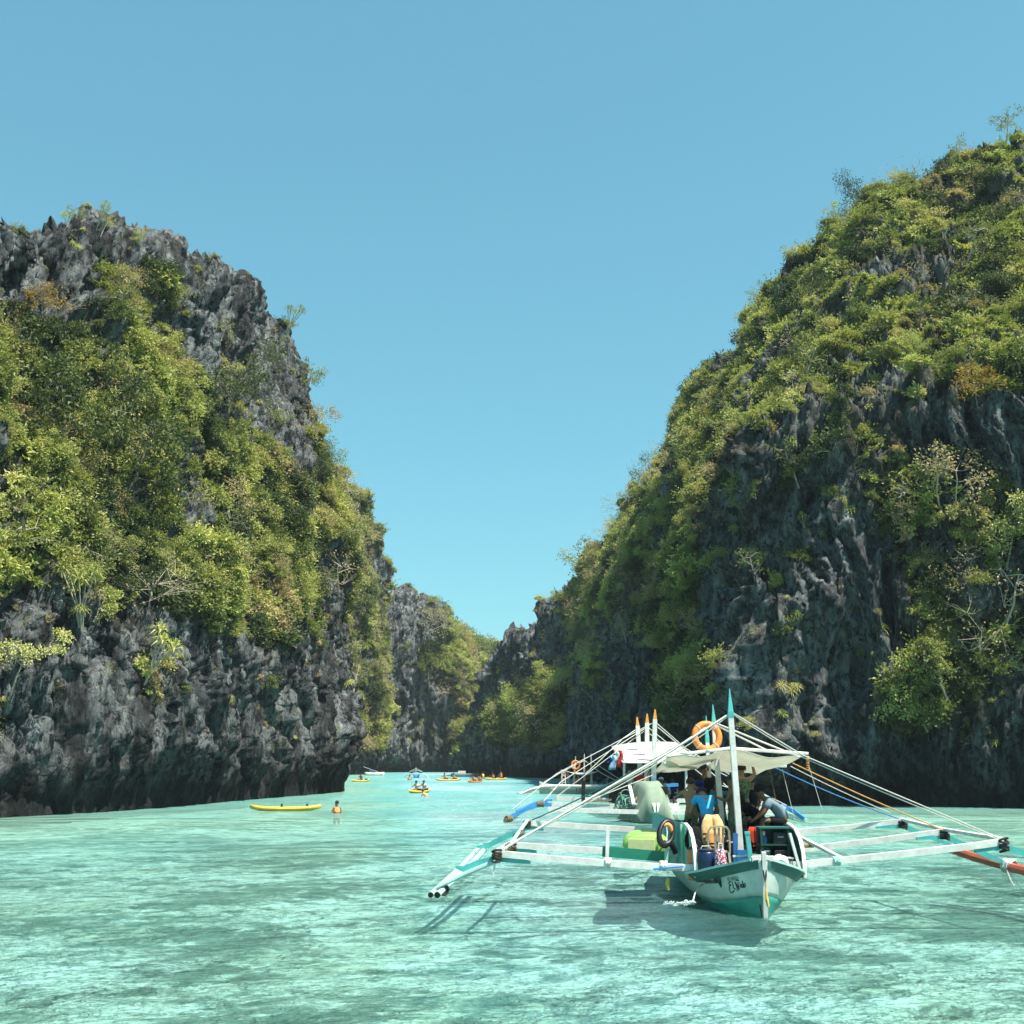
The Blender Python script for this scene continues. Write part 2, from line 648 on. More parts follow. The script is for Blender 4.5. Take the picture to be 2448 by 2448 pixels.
def cliff(name, label, stations, res, rib=1.0, crag=1.0, bulge=1.2, seed=0.0, bare=None, notch=3.0, sharp=0.0, off=1.35):
    S = np.array(stations)                              # (stations, keys, 3)
    nS, nK = S.shape[:2]
    du = np.linalg.norm(np.diff(S[:, :-2].mean(1), axis=0), axis=1)
    dk = np.linalg.norm(np.diff(S, axis=1), axis=2).mean(0)
    qu = np.concatenate([i + np.arange(max(2, int(d / res))) / max(2, int(d / res)) for i, d in enumerate(du)] + [[nS - 1.0]])
    kres = [max(3, int(d / (res * (0.9 if j < nK - 3 else 2.5)))) for j, d in enumerate(dk)]
    kres[0] = max(3, int(dk[0] / (res * 4)))
    kres[-1] = 12
    qk = np.concatenate([j + np.arange(n) / n for j, n in enumerate(kres)] + [[nK - 1.0]])
    G = catmull(S, qu)                                  # (U, K, 3)
    G = np.swapaxes(catmull(np.swapaxes(G, 0, 1), qk), 0, 1)   # (U, V, 3)
    U, V = G.shape[:2]
    tu = np.gradient(G, axis=0)
    tv = np.gradient(G, axis=1)
    N = np.cross(tu, tv)
    N /= np.linalg.norm(N, axis=2)[:, :, None] + 1e-9
    P = G.reshape(-1, 3)
    N = N.reshape(-1, 3)
    if N[:, 2].mean() < 0:
        N = -N
    z = P[:, 2]
    vv = np.tile(qk, U)
    face = sstep(nK - 1.2, nK - 2.4, vv)                # fades on the far side
    q = P + seed
    warp = np.stack([perlin(q * 0.12), perlin(q * 0.12 + 50), perlin(q * 0.12 + 90)], 1)
    qa = (q + warp * 2.0) * np.array([1, 1, 0.30])
    big = fbm(q * np.array([0.085, 0.085, 0.06]), 3)
    ribs = ridged(qa * 0.30, 3, 0.55)
    flute = ridged(qa * np.array([1, 1, 0.6]) * 1.0 + 9, 4, 0.68)
    f1, f21, cid = worley((q + warp * 1.2) * np.array([0.55, 0.55, 0.24]))
    g1, g21, gid = worley((q * 1.0 + warp) * np.array([1.5, 1.5, 0.55]) + 40)
    disp = big * 1.9 * crag + ribs * 0.62 * rib + flute * 0.42 * rib + (cid - 0.5) * 1.0 * crag + np.minimum(f21, 0.25) * 1.5 * crag + (gid - 0.5) * 0.55 * crag + np.minimum(g21, 0.2) * 0.9 * crag
    disp -= off
    disp += sharp * np.maximum(ridged(q * np.array([0.5, 0.5, 0.12]) + 3, 2), 0) * 1.2
    low = np.maximum(sstep(0.0, 4.0, z), 0.8 * sstep(-0.15, -1.2, z))
    disp = disp * (0.22 + 0.78 * low) * (0.3 + 0.7 * face)
    out = N * disp[:, None]
    hn = N * np.array([1, 1, 0])
    hn /= np.linalg.norm(hn, axis=1)[:, None] + 1e-6
    steep = sstep(0.75, 0.3, np.abs(N[:, 2]))
    bg = bulge * (sstep(0.2, notch, z + 0.7 * perlin(q * np.array([0.25, 0.25, 0.1]))) - 0.6 * sstep(notch, notch + 9, z)) * steep * face
    out += hn * bg[:, None]
    # crest spikes
    out[:, 2] += (np.maximum(ridged(q * np.array([0.30, 0.30, 0.05]), 3), 0) * (0.7 + 1.3 * sharp) * sstep(nK - 4.0, nK - 3.0, vv) * face)
    P2 = P + out
    # normals after displacement, and the broad slope before
    G2 = P2.reshape(U, V, 3)
    n2 = np.cross(np.gradient(G2, axis=0), np.gradient(G2, axis=1)).reshape(-1, 3)
    n2 /= np.linalg.norm(n2, axis=1)[:, None] + 1e-9
    if n2[:, 2].mean() < 0:
        n2 = -n2
    px, py = survey(P2)
    veg = bare(P2, n2, N, px, py, z, q) if bare else np.zeros(len(P2))
    veg = np.clip(veg, 0, 1) * sstep(2.5, 6, z)
    me = bpy.data.meshes.new(name)
    idx = np.arange(U * V).reshape(U, V)
    F = np.stack([idx[:-1, :-1], idx[1:, :-1], idx[1:, 1:], idx[:-1, 1:]], -1).reshape(-1, 4)
    # wind faces outward
    a, b, c_ = P2[F[:, 0]], P2[F[:, 1]], P2[F[:, 2]]
    fn = np.cross(b - a, c_ - a)
    if (fn * N[F[:, 0]]).sum() < 0:
        F = F[:, ::-1]
    me.vertices.add(U * V)
    me.vertices.foreach_set('co', P2.astype(np.float32).ravel())
    me.loops.add(F.size)
    me.loops.foreach_set('vertex_index', F.astype(np.int32).ravel())
    me.polygons.add(len(F))
    me.polygons.foreach_set('loop_start', np.arange(0, F.size, 4, dtype=np.int32))
    me.polygons.foreach_set('loop_total', np.full(len(F), 4, dtype=np.int32))
    me.update(calc_edges=True)
    at_ = me.attributes.new('veg', 'FLOAT', 'POINT')
    at_.data.foreach_set('value', veg.astype(np.float32))
    me.materials.append(M['rock'])
    o = bpy.data.objects.new(name, me)
    link(o)
    tag(o, label, kind='structure')
    area = np.linalg.norm(np.cross(P2[F[:, 1]] - P2[F[:, 0]], P2[F[:, 3]] - P2[F[:, 0]]), axis=1)
    rec = dict(o=o, P=P2, n=n2, N=N, veg=veg, px=px, py=py, z=z, F=F, area=area, grid=(U, V), face=face)
    CLIFFS.append(rec)
    return rec


def ell(px, py, cx, cy, rx, ry, soft=0.35):
    d = np.sqrt(((px - cx) / rx) ** 2 + ((py - cy) / ry) ** 2)
    return sstep(1 + soft, 1 - soft, d)


def line_y(px, pts):
    xs, ys = zip(*pts)
    return np.interp(px, xs, ys)


# ---- the wall west of the channel
WALL_A = [(0, 0), (0.16, -0.02), (0.34, 0.0), (0.52, 0.16), (0.70, 0.40), (0.86, 0.70), (1, 1)]
NOSE_A = [(0, 0), (0.16, 0.02), (0.34, 0.03), (0.52, 0.22), (0.70, 0.42), (0.86, 0.66), (1, 1)]
CENTRE[:] = [-55, 88]
left_st = [
    station((-48, 30), (-62, 36, 22), WALL_A),
    station((-33, 45), (-43, 50, 28), WALL_A),
    station((-27, 55), at(-70, 575, 63), WALL_A),
    station((-25, 59.4), at(0, 560, 67), WALL_A),
    station((-22.7, 64), at(110, 540, 71), WALL_A),
    station((-21.3, 68.5), at(195, 500, 75), WALL_A),
    station((-20.3, 73), at(280, 545, 79), WALL_A),
    station((-19.3, 79), at(362, 590, 83), WALL_A),
    station((-18.3, 85.4), at(432, 665, 88), WALL_A),
    station((-17.0, 93), at(518, 650, 94), WALL_A),
    station((-15.6, 101), at(592, 690, 99), WALL_A),
    station((-14.9, 106.5), at(622, 740, 103), NOSE_A),
    station((-15.5, 111), at(650, 850, 108), NOSE_A),
    station((-20, 118), at(645, 880, 114), WALL_A),
    station((-34, 124), (-36, 112, 30), WALL_A),
    station((-60, 126), (-60, 108, 30), WALL_A),
]


def veg_left(P, n, N, px, py, z, q):
    v = 0.72 + 1.1 * fbm(q * 0.17 + 7, 3)
    v += 0.6 * (n[:, 2] - 0.25)
    v += 0.45 * ell(px, py, 330, 1260, 470, 260)
    v -= 2.0 * ell(px, py, 60, 620, 150, 110)
    v -= 1.3 * ell(px, py, 230, 545, 200, 75)
    v -= 1.2 * ell(px, py, 420, 600, 80, 50)
    v -= 1.5 * ell(px, py, 545, 670, 120, 100)
    v -= 1.35 * ell(px, py, 600, 860, 120, 190)
    v -= 1.0 * ell(px, py, 690, 1000, 60, 90)
    v -= 0.7 * ell(px, py, 480, 760, 60, 100)
    v -= 0.8 * ell(px, py, 440, 1130, 45, 130)
    v -= 0.7 * ell(px, py, 180, 700, 60, 40)
    v -= 0.8 * ell(px, py, 60, 1470, 130, 90)
    low = line_y(px, [(0, 1500), (130, 1490), (260, 1540), (420, 1500), (560, 1560), (700, 1570), (800, 1500), (900, 1470)])
    v -= 1.5 * sstep(-100, 90, py - low)
    v += 0.9 * ell(px, py, 370, 1640, 60, 80) + 0.8 * ell(px, py, 60, 1640, 60, 60)
    return v


cl_left = cliff('cliff', 'grey limestone cliff with green slopes beside the yellow kayak', left_st, 0.17, bulge=0.9, off=2.1, seed=3.0, bare=veg_left)

# ---- the tall cliff east of the channel
BUT = [(0, 0), (0.16, 0.0), (0.30, 0.01), (0.43, 0.03), (0.50, 0.17), (0.76, 0.6), (1, 1)]
STEEP = [(0, 0), (0.16, 0.02), (0.34, 0.05), (0.52, 0.14), (0.68, 0.30), (0.84, 0.60), (1, 1)]
CENTRE[:] = [62, 125]
right_st = [
    station((85, 40), (115, 60, 50), BUT),
    station((55, 58), (80, 80, 52), BUT),
    station((38, 67), at(2720, 310, 98), BUT),
    station((30, 71), at(2460, 352, 102), BUT),
    station((25, 73.4), at(2330, 404, 105), BUT),
    station((20, 75), at(2200, 452, 108), BUT),
    station((17.2, 75.8), at(2140, 480, 110), BUT),
    station((15.4, 76.4), at(2055, 565, 112), BUT),
    station((14.3, 84.0), at(1975, 635, 115), BUT),
    station((15.9, 88.5), at(1895, 728, 119), BUT),
    station((16.4, 99), at(1845, 805, 125), STEEP),
    station((14.8, 112), at(1775, 862, 132), STEEP),
    station((13.4, 128), at(1692, 935, 142), STEEP),
    station((11.8, 147), at(1648, 1105, 156), STEEP),
    station((10.2, 164), at(1538, 1228, 170), STEEP),
    station((9.6, 174), at(1492, 1315, 178), STEEP),
    station((12, 186), at(1430, 1330, 188), STEEP),
    station((30, 194), at(1560, 1300, 190), STEEP),
]


def veg_right(P, n, N, px, py, z, q):
    v = 0.84 + 1.1 * fbm(q * 0.14 + 31, 3) + 0.45 * (n[:, 2] - 0.25)
    top = line_y(px, [(1380, 1330), (1480, 1290), (1560, 1250), (1640, 1230), (1690, 1180), (1740, 1130), (1850, 1110), (1990, 1120), (2120, 1010), (2250, 960), (2330, 1010), (2448, 900)])
    v -= 1.15 * sstep(-110, 210, py - top)
    v += 1.6 * ell(px, py, 1620, 1450, 60, 270) + 1.3 * ell(px, py, 1450, 1360, 60, 120) + 0.9 * ell(px, py, 1410, 1560, 40, 120) + 0.8 * ell(px, py, 1530, 1400, 40, 120)
    v += 0.6 * ell(px, py, 2400, 1600, 110, 150) + 0.9 * ell(px, py, 2150, 1190, 90, 90) + 0.8 * ell(px, py, 2210, 1450, 60, 130) + 0.6 * ell(px, py, 1890, 1420, 50, 130)
    v += 1.2 * ell(px, py, 2390, 1290, 110, 120)
    v += 0.7 * ell(px, py, 2330, 1560, 150, 150)
    v += 1.2 * ell(px, py, 2190, 1680, 90, 110)
    v += 0.8 * ell(px, py, 1660, 1640, 70, 110)
    v -= 0.6 * ell(px, py, 2070, 880, 110, 50) + 0.3 * ell(px, py, 2300, 1040, 120, 90) + 0.8 * ell(px, py, 1750, 860, 70, 50)
    v -= 2 * sstep(1740, 1810, py)
    return v


cl_right = cliff('cliff', 'tall dark limestone cliff with green slopes rising behind the boats', right_st, 0.205, rib=1.75, off=2.5, seed=21.0, bare=veg_right)

# ---- the low ridge of grey spires at the end of the channel
SPIRE = [(0, 0), (0.16, 0.04), (0.34, 0.12), (0.52, 0.3), (0.70, 0.55), (0.86, 0.8), (1, 1)]
CENTRE[:] = [16, 208]
ridge_st = [
    station((16, 178), at(1480, 1330, 186), SPIRE, (10, 0.8), 22),
    station((10, 176), at(1395, 1385, 187), SPIRE, (10, 0.8), 22),
    station((6.0, 181), at(1345, 1440, 190), SPIRE, (10, 0.8), 22),
    station((2.6, 188), at(1295, 1490, 195), SPIRE, (10, 0.8), 22),
    station((-1.5, 194), at(1245, 1530, 200), SPIRE, (10, 0.8), 22),
    station((-5.0, 200), at(1195, 1590, 206), SPIRE, (10, 0.8), 22),
    station((-7.3, 207), at(1155, 1660, 211), SPIRE, (10, 0.8), 22),
    station((-7.6, 213), at(1143, 1740, 216), SPIRE, (8, 0.8), 20),
    station((-4, 222), at(1180, 1660, 222), SPIRE, (8, 0.8), 20),
    station((14, 230), at(1330, 1480, 226), SPIRE, (8, 0.8), 20),
]


def veg_ridge(P, n, N, px, py, z, q):
    v = 0.0 + 0.9 * fbm(q * 0.12 + 3, 3) + 0.5 * (n[:, 2] - 0.3)
    v += 1.5 * ell(px, py, 1330, 1640, 80, 90) + 1.4 * ell(px, py, 1400, 1480, 60, 90) + 1.3 * ell(px, py, 1220, 1720, 50, 60) + 1.2 * ell(px, py, 1280, 1750, 70, 60) + 0.9 * ell(px, py, 1390, 1400, 40, 50)
    v -= 1.6 * ell(px, py, 1260, 1560, 110, 90)
    return v


cl_ridge = cliff('cliff', 'low ridge of jagged grey rock spires above the orange kayakers', ridge_st, 0.26, off=3.6, rib=1.5, crag=1.2, seed=41.0, bare=veg_ridge, sharp=1.0, notch=2.5)

# ---- the rock at the far end, with the dome and the hill behind
FAR = [(0, 0), (0.16, 0.0), (0.34, 0.04), (0.52, 0.10), (0.70, 0.22), (0.86, 0.5), (1, 1)]
CENTRE[:] = [-15, 330]
far_st = [
    station((-46, 236), at(700, 1450, 262), FAR, (14, 0.9), 50),
    station((-38, 246), at(800, 1455, 266), FAR, (14, 0.9), 50),
    station((-33, 255), at(872, 1470, 268), FAR, (14, 0.9), 50),
    station((-30, 260), at(915, 1440, 270), FAR, (14, 0.9), 50),
    station((-25, 263), at(960, 1425, 272), FAR, (14, 0.9), 50),
    station((-20, 265), at(1015, 1440, 274), FAR, (14, 0.9), 50),
    station((-15, 266), at(1055, 1490, 276), FAR, (14, 0.9), 50),
    station((-10.5, 267), at(1092, 1545, 282), FAR, (14, 0.9), 50),
    station((-8, 274), at(1118, 1590, 292), FAR, (14, 0.9), 50),
    station((0, 284), at(1160, 1620, 300), FAR, (14, 0.9), 50),
    station((22, 290), at(1300, 1640, 310), FAR, (14, 0.9), 50),
]


def veg_far(P, n, N, px, py, z, q):
    v = 0.15 + 0.8 * fbm(q * 0.09 + 3, 3) + 0.5 * (n[:, 2] - 0.3)
    v += 1.3 * sstep(1050, 1110, px) + 1.0 * ell(px, py, 870, 1600, 45, 180) + 0.9 * ell(px, py, 1040, 1560, 40, 120) + 1.2 * ell(px, py, 850, 1440, 70, 40)
    v -= 1.2 * ell(px, py, 970, 1490, 90, 70) + 1.0 * ell(px, py, 970, 1720, 90, 120)
    return v


cl_far = cliff('cliff', 'sheer blue grey rock wall closing the far end of the lagoon', far_st, 0.36, rib=1.3, crag=1.1, seed=61.0, bare=veg_far, notch=2.5)

DOME = [(0, 0), (0.16, 0.0), (0.34, 0.02), (0.52, 0.06), (0.70, 0.16), (0.86, 0.42), (1, 1)]
CENTRE[:] = [-62, 225]
dome_st = [
    station((-75, 190), at(480, 1080, 225), DOME, (14, 0.9), 50),
    station((-52, 200), at(700, 1100, 228), DOME, (14, 0.9), 50),
    station((-38, 208), at(800, 1140, 230), DOME, (14, 0.9), 50),
    station((-31.5, 216), at(850, 1200, 231), DOME, (14, 0.9), 50),
    station((-28.0, 224), at(893, 1290, 233), DOME, (14, 0.9), 50),
    station((-26.5, 231), at(915, 1350, 236), DOME, (14, 0.9), 50),
    station((-29, 240), at(915, 1350, 240), DOME, (14, 0.9), 50),
    station((-50, 246), at(800, 1200, 242), DOME, (10, 0.9), 30),
]


def veg_dome(P, n, N, px, py, z, q):
    return 0.85 + 0.8 * fbm(q * 0.1 + 3, 3) - 0.4 * ell(px, py, 880, 1300, 40, 80)


cl_dome = cliff('cliff', 'rounded hill of grey rock and dry scrub behind the near cliff', dome_st, 0.34, seed=81.0, bare=veg_dome)

HILL = [(0, 0), (0.16, 0.12), (0.34, 0.26), (0.52, 0.42), (0.70, 0.6), (0.86, 0.8), (1, 1)]
CENTRE[:] = [-10, 470]
hill_st = [
    station((-60, 330), at(880, 1480, 372), HILL, (20, 0.9), 60),
    station((-25, 330), at(1020, 1490, 374), HILL, (20, 0.9), 60),
    station((-15, 334), at(1100, 1525, 376), HILL, (20, 0.9), 60),
    station((-6, 338), at(1150, 1555, 380), HILL, (20, 0.9), 60),
    station((4, 342), at(1190, 1585, 384), HILL, (20, 0.9), 60),
    station((16, 346), at(1240, 1640, 390), HILL, (20, 0.9), 60),
    station((40, 350), at(1400, 1650, 396), HILL, (20, 0.9), 60),
]
cl_hill = cliff('hill', 'distant green wooded hill in the gap between the rocks', hill_st, 0.7, seed=101.0, bare=lambda P, n, N, px, py, z, q: np.ones(len(P)))
# ------------------------------------------------------------------ water and sea bed
def off_channel(t, p):
    """0 over the sandy channel, 1 over the reef flats on both sides"""
    sx = t.node('ShaderNodeSeparateXYZ')
    t.to(p, sx.inputs[0])
    x = t.math('ABSOLUTE', t.math('SUBTRACT', sx.outputs[0], t.math('SUBTRACT', 2.2, t.math('MULTIPLY', sx.outputs[1], 0.055))))
    w = t.math('ADD', 2.2, t.math('MULTIPLY', sx.outputs[1], 0.085))
    return t.ramp(t.math('DIVIDE', x, w), [(0.25, 0.0), (1.0, 1.0)], 'EASE')


def water_mat():
    t = NT('lagoon_water')
    a = t.coords((1.0, 1.5, 1), 'World')
    b = t.coords((0.85, 1.2, 1), 'World')
    w1 = t.noise(a, 0.50, 2, 0.5, 0.5)
    w2 = t.noise(a, 1.7, 4, 0.6, 0.9)
    w3 = t.noise(b, 5.5, 4, 0.62, 0.6)
    calm = t.noise(t.coords((0.06, 0.025, 1), 'World'), 1.0, 3, 0.6)
    amp = t.ramp(calm, [(0.36, 0.45), (0.62, 1.0)])
    h = t.math('ADD', t.math('MULTIPLY', w1, 0.34), t.math('ADD', t.math('MULTIPLY', w2, 0.24), t.math('MULTIPLY', w3, 0.11)))
    h = t.math('MULTIPLY', h, amp)
    nb = t.bump(h, 1.0, 1.7)
    # suspended sand gives the water a milky body of its own
    zone = t.noise(t.coords((0.05, 0.03, 1), 'World'), 1.0, 4, 0.55)
    flat = off_channel(t, t.coords((1, 1, 1), 'World'))
    zone = t.math('SUBTRACT', t.math('ADD', zone, 0.16), t.math('MULTIPLY', flat, 0.30))
    body = t.ramp(zone, [(0.28, (0.27, 0.51, 0.42)), (0.48, (0.19, 0.53, 0.51)), (0.62, (0.22, 0.56, 0.61)), (0.75, (0.42, 0.66, 0.72))])
    dif = t.node('ShaderNodeBsdfDiffuse')
    t.to(body, dif.inputs[0])
    t.to(nb, dif.inputs['Normal'])
    tr = t.node('ShaderNodeBsdfTransparent')
    tr.inputs[0].default_value = (0.675, 0.945, 0.965, 1)
    m1 = t.node('ShaderNodeMixShader')
    # the flatter the view, the longer the way through the water and the less of the bed is seen
    lw = t.node('ShaderNodeLayerWeight')
    lw.inputs[0].default_value = 0.5
    t.to(t.ramp(lw.outputs['Facing'], [(0.77, 0.92), (0.915, 0.84), (0.955, 0.50), (0.98, 0.16)]), m1.inputs[0])
    t.to(dif.outputs[0], m1.inputs[1])
    t.to(tr.outputs[0], m1.inputs[2])
    gl = t.node('ShaderNodeBsdfGlossy')
    gl.inputs['Roughness'].default_value = 0.10
    t.to(nb, gl.inputs['Normal'])
    fr = t.node('ShaderNodeFresnel')
    fr.inputs[0].default_value = 1.36
    t.to(nb, fr.inputs['Normal'])
    m2 = t.node('ShaderNodeMixShader')
    t.to(fr.outputs[0], m2.inputs[0])
    t.to(m1.outputs[0], m2.inputs[1])
    t.to(gl.outputs[0], m2.inputs[2])
    return t.done(m2.outputs[0])


def seabed_mat():
    """pale sand and scattered reef, with ripple and caustic light painted in as mottling"""
    t = NT('sand_and_reef')
    p = t.coords((1, 1, 1), 'World')
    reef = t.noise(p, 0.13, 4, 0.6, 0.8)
    rub = t.noise(p, 1.3, 6, 0.72, 0.5)  # mottling that imitates the light and dark streaks of rippled water
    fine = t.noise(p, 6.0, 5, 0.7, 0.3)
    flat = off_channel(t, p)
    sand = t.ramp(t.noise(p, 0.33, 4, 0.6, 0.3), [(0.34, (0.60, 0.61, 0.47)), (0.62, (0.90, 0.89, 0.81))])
    ripple_light_col = t.mix(t.ramp(fine, [(0.35, 0.0), (0.65, 1.0)]), (0.015, 0.055, 0.045), (0.22, 0.30, 0.22))
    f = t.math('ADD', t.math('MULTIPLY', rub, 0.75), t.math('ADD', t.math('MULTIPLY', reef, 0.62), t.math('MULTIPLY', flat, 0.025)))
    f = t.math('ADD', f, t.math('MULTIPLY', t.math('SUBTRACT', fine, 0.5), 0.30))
    c = t.mix(t.math('MULTIPLY', t.ramp(f, [(0.665, 0.0), (0.76, 1.0)]), 0.97), sand, ripple_light_col)
    c = t.mix(t.ramp(fine, [(0.36, 0.75), (0.50, 0.0)]), c, (0.14, 0.25, 0.22))  # finer dark streaks of the ripples, also painted on the bed
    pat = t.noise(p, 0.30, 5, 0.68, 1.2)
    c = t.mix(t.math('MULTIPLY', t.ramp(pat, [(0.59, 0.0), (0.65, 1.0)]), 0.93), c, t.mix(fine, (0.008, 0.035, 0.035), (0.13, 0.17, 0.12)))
    return t.done(t.principled(c, 0.95, 0.1, t.bump(rub, 0.5, 0.2)))


def sheet(name, z0, zf, xs, ys, mat, kind):
    X, Y = np.meshgrid(xs, ys)
    P = np.stack([X, Y, np.full_like(X, z0)], -1)
    if zf is not None:
        P[..., 2] = zf(P.reshape(-1, 3)).reshape(X.shape)
    mb = MB()
    mb.grid(P.tolist())
    o = mb.build(name, mat, smooth=True)
    tag(o, kind=kind)
    return o


ys = np.concatenate([[-400, -100, -40, -10, 0], np.arange(3, 60, 0.5), np.arange(60, 140, 2.0), np.arange(140, 320, 10.0), [340, 420, 700, 1500, 4000]])
xs = np.concatenate([[-3000, -900, -300, -120, -60], np.arange(-34, 36, 0.7), [60, 120, 300, 900, 3000]])


def waves(P):
    k = np.exp(-np.abs(P[:, 1]) / 90)
    return 0.05 * k * fbm(P * np.array([0.45, 0.6, 1]), 2) * (np.abs(P[:, 0]) < 50)


water = sheet('water', 0, waves, xs, ys, water_mat(), 'structure')
tag(water, 'clear turquoise lagoon water with small ripples over pale sand')


def bed(P):
    d = 0.48 + 0.16 * fbm(P * np.array([0.06, 0.06, 1]), 3) + 2.4 * sstep(130, 230, P[:, 1])
    return -np.clip(d, 0.38, 4)


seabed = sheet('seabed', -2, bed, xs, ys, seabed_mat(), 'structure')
tag(seabed, 'pale sandy lagoon bed with dark patches of reef')
# ------------------------------------------------------------------ plants
PL = random.Random(5)


def leaf_quad(mb, p, d, up, L, W, bend=0.25):
    """one leaf: two quads folded at the middle"""
    d = d.normalized()
    s = d.cross(up)
    if s.length < 1e-4:
        s = d.cross(Vector((1, 0, 0)))
    s.normalize()
    n = s.cross(d).normalized()
    m = p + d * L * 0.5 + n * L * 0.10
    e = p + d * L - n * L * bend
    n0 = len(mb.v)
    mb.v.extend([tuple(p), tuple(m - s * W / 2), tuple(m + s * W / 2), tuple(e)])
    mb.f.append((n0, n0 + 1, n0 + 3, n0 + 2))
    mb.m.append(mb.mi)


def rv(r=PL):
    while True:
        v = Vector((r.uniform(-1, 1), r.uniform(-1, 1), r.uniform(-1, 1)))
        if 0.05 < v.length < 1:
            return v.normalized()


def leaf_clump(mb, c, r, n, L, W, flat=0.75, rnd=PL):
    for _ in range(n):
        v = rv(rnd)
        p = c + Vector((v.x * r, v.y * r, v.z * r * flat)) * (rnd.random() ** 0.45)
        d = (v * 0.8 + rv(rnd) * 0.8 + Vector((0, 0, 0.15))).normalized()
        leaf_quad(mb, p, d, Vector((0, 0, 1)) + rv(rnd) * 0.7, L * rnd.uniform(0.7, 1.3), W * rnd.uniform(0.7, 1.3))


def limbs(mb, base, top, spread, n, r0, rnd=PL, sub=2, wig=0.18):
    """a tapered trunk with forking limbs; returns the tips"""
    base, top = Vector(base), Vector(top)
    pts = []
    L = (top - base).length
    for i in range(5):
        t = i / 4
        pts.append(base.lerp(top, t) + rv(rnd) * (wig * 0.35 * L * t * (1 - t) * 2))
    mb.tube(pts, [r0 * (1 - 0.55 * i / 4) for i in range(5)], 6)
    tips = []
    for k in range(n):
        a = 2 * PI * (k + rnd.random() * 0.7) / n
        t = rnd.uniform(0.5, 1.0)
        s = pts[min(4, int(t * 4 + 0.5))]
        e = s + Vector((math.cos(a) * spread, math.sin(a) * spread, spread * rnd.uniform(0.15, 0.9))) * rnd.uniform(0.6, 1.05)
        mid = s.lerp(e, 0.5) + rv(rnd) * (spread * wig)
        mb.tube([s, mid, e], [r0 * 0.42, r0 * 0.28, r0 * 0.12], 4)
        tips.append(e)
        for _ in range(sub):
            e2 = mid + (e - mid) * rnd.uniform(0.5, 1.1) + rv(rnd) * spread * 0.5
            mb.tube([mid, mid.lerp(e2, 0.5) + rv(rnd) * spread * 0.08, e2], [r0 * 0.2, r0 * 0.13, r0 * 0.06], 3)
            tips.append(e2)
    return tips


PROTO = bpy.data.collections.new('undergrowth_plants')


def proto(name, mb, mats):
    o = bpy.data.objects.new(name, mb.mesh(name, mats))
    PROTO.objects.link(o)
    return o


def make_bush(i, r, n, L, W, nc, mats, flat=0.7):
    mb = MB()
    for _ in range(nc):
        v = rv()
        c = Vector((v.x * r * 0.7, v.y * r * 0.7, abs(v.z) * r * flat + 0.12 * r))
        leaf_clump(mb, c, r * PL.uniform(0.16, 0.52), n // nc, L * PL.uniform(.8, 1.3), W, PL.uniform(.45, .9))
    for _ in range(14):   # shoots that break the outline
        v = rv()
        v.z = abs(v.z) * .9 + .15
        for k in range(7):
            leaf_quad(mb, v * r * (.55 + .13 * k) + rv() * .07 * r, (v + rv() * .9).normalized(), rv(), L * 1.1, W)
    mb.mi = 1
    for _ in range(5):
        v = rv()
        mb.tube([(0, 0, -0.3), (v.x * r * 0.3, v.y * r * 0.3, 0.3 * r), (v.x * r * 0.85, v.y * r * 0.85, abs(v.z) * r * flat + 0.25 * r)], [0.035, 0.025, 0.01], 3)
    return proto('bush_%02d' % i, mb, mats)


def make_twigs(i, r, mats, leaves=60):
    mb = MB()
    mb.mi = 1
    for _ in range(9):
        v = rv()
        v.z = abs(v.z)
        a, b = v * r * 0.45 + rv() * r * 0.1, v * r + rv() * r * 0.2
        mb.tube([(0, 0, -0.2), a, b], [0.03, 0.022, 0.01], 3)
        for _ in range(4):
            e = a.lerp(b, PL.random()) + rv() * r * 0.45
            mb.tube([a.lerp(b, PL.random() * 0.6), e], [0.014, 0.007], 3)
    mb.mi = 0
    for _ in range(leaves):
        leaf_quad(mb, rv() * r * PL.uniform(0.5, 1.0) + Vector((0, 0, r * 0.4)), rv(), rv(), 0.2, 0.1)
    return proto('bush_%02d' % i, mb, mats)


def rosette(mb, c, n, L, W, droop=0.35):
    for k in range(n):
        a = 2.399 * k
        el = R(80 - 95 * (k / n))
        d = Vector((math.cos(a) * math.cos(el), math.sin(a) * math.cos(el), math.sin(el)))
        s = d.cross(Vector((0, 0, 1)))
        s = s.normalized() if s.length > 1e-3 else Vector((1, 0, 0))
        m = c + d * L * 0.55
        e = c + d * L - Vector((0, 0, L * droop))
        n0 = len(mb.v)
        mb.v.extend([tuple(c), tuple(m - s * W / 2), tuple(m + s * W / 2), tuple(e)])
        mb.f.append((n0, n0 + 1, n0 + 3, n0 + 2))
        mb.m.append(mb.mi)


LB = [M['leaf'], M['bark']]
b = 0
for spec in ((1.0, 640, 0.21, 0.125, 10, LB), (1.15, 720, 0.19, 0.11, 13, LB), (0.9, 520, 0.24, 0.14, 8, LB), (1.2, 640, 0.17, 0.10, 11, LB),
             (1.0, 600, 0.22, 0.13, 9, [M['leaf_light'], M['bark']]), (1.05, 660, 0.21, 0.125, 11, [M['leaf_dark'], M['bark']]),
             (0.9, 460, 0.24, 0.12, 8, [M['leaf'], M['bark_pale']]), (0.9, 480, 0.18, 0.09, 9, [M['leaf_dry'], M['bark_pale']])):
    make_bush(b, *spec)
    b += 1
make_twigs(b, 1.1, [M['leaf_dry'], M['bark_pale']], 70)
make_twigs(b + 1, 1.2, [M['leaf'], M['bark_pale']], 120)
mb = MB()
rosette(mb, Vector((0, 0, 0.25)), 34, 0.95, 0.10)
rosette(mb, Vector((0.5, 0.2, 0.6)), 28, 0.8, 0.09)
mb.mi = 1
mb.tube([(0, 0, -0.3), (0, 0, 0.25)], [0.06, 0.05], 5)
